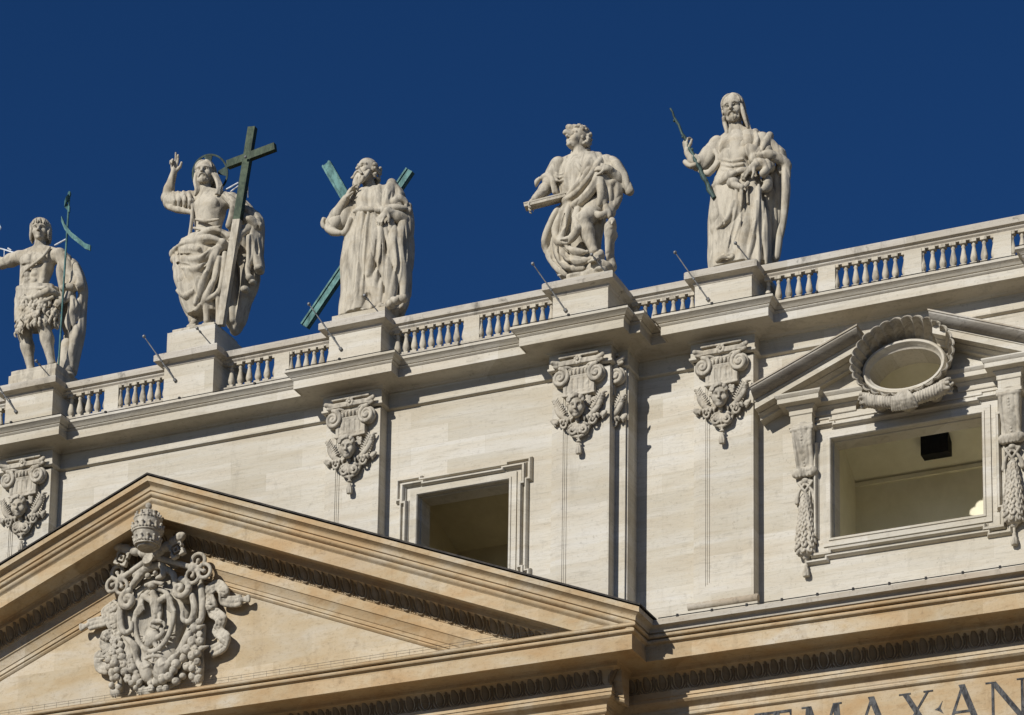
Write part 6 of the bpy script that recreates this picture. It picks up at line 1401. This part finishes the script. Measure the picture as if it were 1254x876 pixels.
# ---------------------------------------------------------------- the figure with the knotted club
def st_club():
    zb = 45.22; t = statue('long-haired stone figure holding up a knotted bronze club', (18.17, 1.33, zb))
    S = Sculpt((15.9, -.15, 45.1), (20.2, 2.4, 52.8), HV)
    hc = (18.17, 1.28, 51.09); rt = rotm('Z', 8) @ rotm('X', 12) @ rotm('Y', -6); T = head(S, hc, .90, rt); beard(S, T, .90, .12, 7, 3, .16)
    nk = (18.25, 1.39, 50.35); S.cap(T(0, .05, -.28), (nk[0], nk[1], nk[2]-.05), .19, .23, .06)
    shl, shr = (17.64, 1.33, 50.00), (19.09, 1.41, 49.91); pv = (18.21, 1.38, 48.41)
    torso(S, nk, shl, shr, pv, .64, .45)
    el, wr = (17.06, 1.08, 49.31), (16.78, 0.93, 49.71); arm(S, shl, el, wr, (.24, .19, .18, .11)); hand(S, wr, (-.20, -.1, 1), (-.55, -.7, 0), L=.60, thumb=-1, each=((25, 40, 30), (30, 45, 30), (22, 35, 25), (12, 20, 15)))
    el, wr = (19.33, 1.33, 48.91), (19.03, 0.85, 48.73); arm(S, shr, el, wr, (.24, .2, .19, .12)); hand(S, wr, (-.75, -.2, -.60), (.2, -.9, .35), L=.62, curl=(20, 32, 24), thumb=1)
    leg(S, (17.84, 1.33, 48.32), (17.73, 1.08, 47.33), (17.68, 1.23, 46.33)); foot(S, (17.70, 1.33, 46.03), (17.94, 0.88, 45.79))
    leg(S, (18.57, 1.38, 48.19), (18.69, 1.33, 47.12), (18.69, 1.43, 46.16)); foot(S, (18.71, 1.48, 45.98), (18.91, 0.93, 45.64))
    rocks(S, 18.1, 1.33, zb, .86, .80, 6)
    S.mesh('figure', M['stone'], t)
    H = Sculpt((hc[0]-.7, hc[1]-.75, hc[2]-1.2), (hc[0]+.9, hc[1]+.8, hc[2]+.65), .019)
    haircap(H, hc, .90, rt); locks(H, hc, .90, rt, 24, 8, (-.52, .50), .045, .09, amin=12, amax=168); front_hair(H, hc, .90, rt, 16, 14, 92, -122, 122, .034, True)
    for pts in ([(18.48, 1.33, 51.11), (18.57, 1.33, 50.80), (18.65, 1.35, 50.50), (18.74, 1.38, 50.24)], [(18.48, 1.18, 51.10), (18.54, 1.18, 50.87), (18.61, 1.21, 50.57), (18.66, 1.28, 50.35)], [(17.91, 1.13, 50.76), (17.92, 1.23, 50.59), (17.98, 1.23, 50.32), (17.95, 1.23, 50.13)]): H.line(pts, [.055, .07, .06, .035], .015)
    H.mesh('hair', M['stone'], t)
    K = Sculpt((15.9, -.15, 45.1), (20.4, 2.6, 51.0), HV)
    K.lathe([row((17.55, 1.33, 48.82), (18.94, 1.33, 48.67), .45), row((17.47, 1.33, 48.40), (19.12, 1.33, 48.19), .48), row((17.39, 1.33, 47.53), (19.26, 1.33, 47.30), .50), row((17.40, 1.33, 46.81), (19.33, 1.33, 46.49), .52), row((17.38, 1.33, 45.76), (19.36, 1.33, 45.49), .56)], [(7, .045, .2, .05), (13, .02, .4, 0)], .05)
    K.lathe([row((17.84, 1.35, 50.22), (18.83, 1.35, 50.13), .34), row((17.64, 1.33, 49.90), (19.02, 1.33, 49.67), .47), row((17.69, 1.33, 49.23), (18.91, 1.33, 49.04), .46), row((17.57, 1.33, 48.74), (18.94, 1.33, 48.60), .46)], [(11, .018, 0, .3)], .05)
    K.ell((18.12, 0.97, 49.34), (.28, .14, .22), .06); K.ell((18.76, 0.97, 49.34), (.28, .14, .22), .06); crease(K, [(18.47, 0.83, 49.65), (18.49, 0.78, 49.18), (18.46, 0.83, 48.78)], .04); K.line([(17.99, 1.13, 50.08), (18.27, 0.95, 49.78), (18.56, 0.93, 49.73), (18.79, 1.08, 49.93)], .04, .02)
    for q in (((17.96, 0.91, 49.21), (18.31, 0.83, 49.03), (18.65, 0.87, 49.05)), ((17.96, 0.91, 49.04), (18.31, 0.83, 48.86), (18.65, 0.87, 48.89)), ((17.96, 0.91, 48.87), (18.31, 0.83, 48.70), (18.65, 0.87, 48.72))): fold(K, q, .03)
    # girdle and knot
    K.line([(17.59, 1.13, 48.48), (17.98, 0.87, 48.46), (18.33, 0.78, 48.53), (18.65, 0.78, 48.60), (18.93, 0.88, 48.56)], [.08, .12, .11, .09, .07], .025); K.line([(17.65, 1.08, 48.58), (18.10, 0.83, 48.60), (18.47, 0.78, 48.62)], [.06, .08, .06], .02); K.ell((18.38, 0.75, 48.25), (.20, .13, .13), .03); K.line([(18.42, 0.73, 48.15), (18.70, 0.73, 48.01), (18.83, 0.78, 48.13)], [.09, .10, .06], .02)
    # long falls in front
    for pts, r_ in (([(18.67, 0.73, 48.03), (18.65, 0.73, 47.53), (18.53, 0.73, 46.90), (18.28, 0.73, 46.31), (18.12, 0.78, 45.83)], .085), ([(18.48, 0.77, 48.02), (18.44, 0.77, 47.30), (18.30, 0.77, 46.61), (18.14, 0.81, 46.09)], .06), ([(18.77, 0.83, 48.14), (18.79, 0.83, 47.55)], .06), ([(17.83, 0.83, 46.88), (18.17, 0.73, 47.05), (18.39, 0.73, 47.58)], .06), ([(19.14, 0.98, 48.14), (19.14, 0.93, 47.25), (19.16, 0.91, 46.37), (19.13, 0.93, 45.52)], .075), ([(19.26, 1.03, 47.56), (19.29, 1.01, 46.68), (19.33, 1.03, 45.50)], .075), ([(19.07, 0.88, 47.52), (19.05, 0.83, 46.78), (18.91, 0.83, 46.09), (18.80, 0.83, 45.61)], .055), ([(17.48, 1.23, 47.46), (17.48, 1.18, 46.71), (17.48, 1.18, 45.91)], .08), ([(18.10, 0.83, 46.69), (18.10, 0.83, 46.11), (17.92, 0.83, 45.78)], .05)): fold(K, pts, r_)
    K.line([(17.85, 0.78, 45.74), (18.04, 0.71, 45.77), (18.29, 0.71, 45.71), (18.35, 0.73, 45.78), (18.23, 0.78, 45.88)], [.05, .07, .06, .05], .02)
    for pts in ([(18.57, 0.71, 47.97), (18.56, 0.71, 47.25), (18.41, 0.71, 46.56), (18.24, 0.73, 46.03)], [(18.72, 0.77, 47.97), (18.72, 0.79, 47.40), (18.62, 0.81, 46.71)], [(19.22, 0.95, 47.96), (19.23, 0.91, 46.93), (19.26, 0.93, 45.57)], [(19.02, 0.83, 47.79), (19.02, 0.79, 46.91), (18.83, 0.79, 45.94)], [(18.07, 0.73, 47.07), (18.03, 0.73, 46.50), (18.01, 0.78, 45.96)]): crease(K, pts, .05)
    # sleeve of the raised arm
    K.line([(17.61, 1.33, 49.98), (17.41, 1.23, 49.63), (17.20, 1.13, 49.33)], [.29, .29, .26], .05); K.line([(16.71, 0.93, 49.39), (16.94, 0.88, 49.17), (17.21, 0.91, 49.30), (17.08, 0.88, 49.47)], [.06, .08, .07, .05], .02); K.line([(17.16, 1.03, 49.02), (17.47, 0.98, 48.89), (17.78, 0.97, 49.15)], [.08, .11, .07], .03); K.line([(17.52, 1.13, 49.81), (17.77, 0.99, 49.39), (17.65, 0.97, 49.03)], [.06, .07, .05], .02)
    # cloak hanging from the shoulder
    for pts, rd in (([(18.88, 1.33, 50.18), (19.06, 1.13, 49.77), (18.96, 0.99, 49.27), (18.89, 0.91, 48.99)], (.12, .14, .12, .08)), ([(19.32, 1.38, 50.00), (19.23, 1.13, 49.59), (19.06, 1.01, 49.19)], (.08, .08, .06)), ([(19.04, 0.97, 49.14), (19.37, 1.03, 49.17), (19.69, 1.23, 49.11), (19.86, 1.43, 48.93)], (.10, .12, .12, .11)), ([(19.10, 0.91, 48.87), (19.33, 0.91, 48.84), (19.39, 0.97, 48.66), (19.27, 0.93, 48.49)], (.09, .11, .10, .07)),
                    ([(19.83, 1.43, 49.01), (19.84, 1.45, 48.25), (19.73, 1.48, 47.42), (19.61, 1.48, 46.58), (19.51, 1.45, 45.90)], (.10, .10, .09, .08, .07)), ([(19.23, 1.43, 49.83), (19.58, 1.53, 49.45), (19.65, 1.63, 48.83)], (.22, .24, .2)), ([(19.47, 1.75, 48.94), (19.42, 1.78, 47.94), (19.34, 1.78, 46.94), (19.24, 1.75, 45.97)], (.24, .24, .24, .22)), ([(19.21, 1.68, 48.95), (19.16, 1.71, 47.96), (19.12, 1.71, 46.95), (19.09, 1.69, 45.97)], (.28, .28, .28, .28)), ([(19.35, 1.18, 48.43), (19.34, 1.11, 48.17), (19.19, 1.03, 48.01)], (.10, .10, .07))): drape(K, pts, rd)
    for pts in ([(19.67, 1.48, 48.89), (19.63, 1.53, 48.05), (19.54, 1.53, 47.06), (19.41, 1.53, 46.07)], [(19.18, 1.03, 49.47), (19.06, 0.91, 49.10)]): crease(K, pts, .06)
    K.cloth(.048, 4.6, .009, 11, 4.4, .08); K.mesh('robe_and_cloak', M['cloth'], t)
    b = MB(); p, q = np.array((16.23, 0.83, 51.29)), np.array((17.68, 0.91, 47.94)); n_ = 22; rd = []; pts = []
    for i in range(n_): f = i/(n_-1); pts.append(p+(q-p)*f+np.array((.02*math.sin(i*1.9), .02*math.cos(i*2.3), 0))); rd.append((.032+.045*f)*(1.25 if i in (3, 7, 10, 13, 16, 19) else 1.0))
    b.tube(pts, rd, 9)
    for i in (3, 7, 10, 13, 16, 19): c = pts[i]; b.ell(c+np.array((.055*(-1)**i, -.03, .02)), (.045, .04, .05), 8, 6)
    b.build('club', M['clubmetal'], t, 60)
for f in (st_banner, st_cross, st_saltire, st_book, st_club): f()
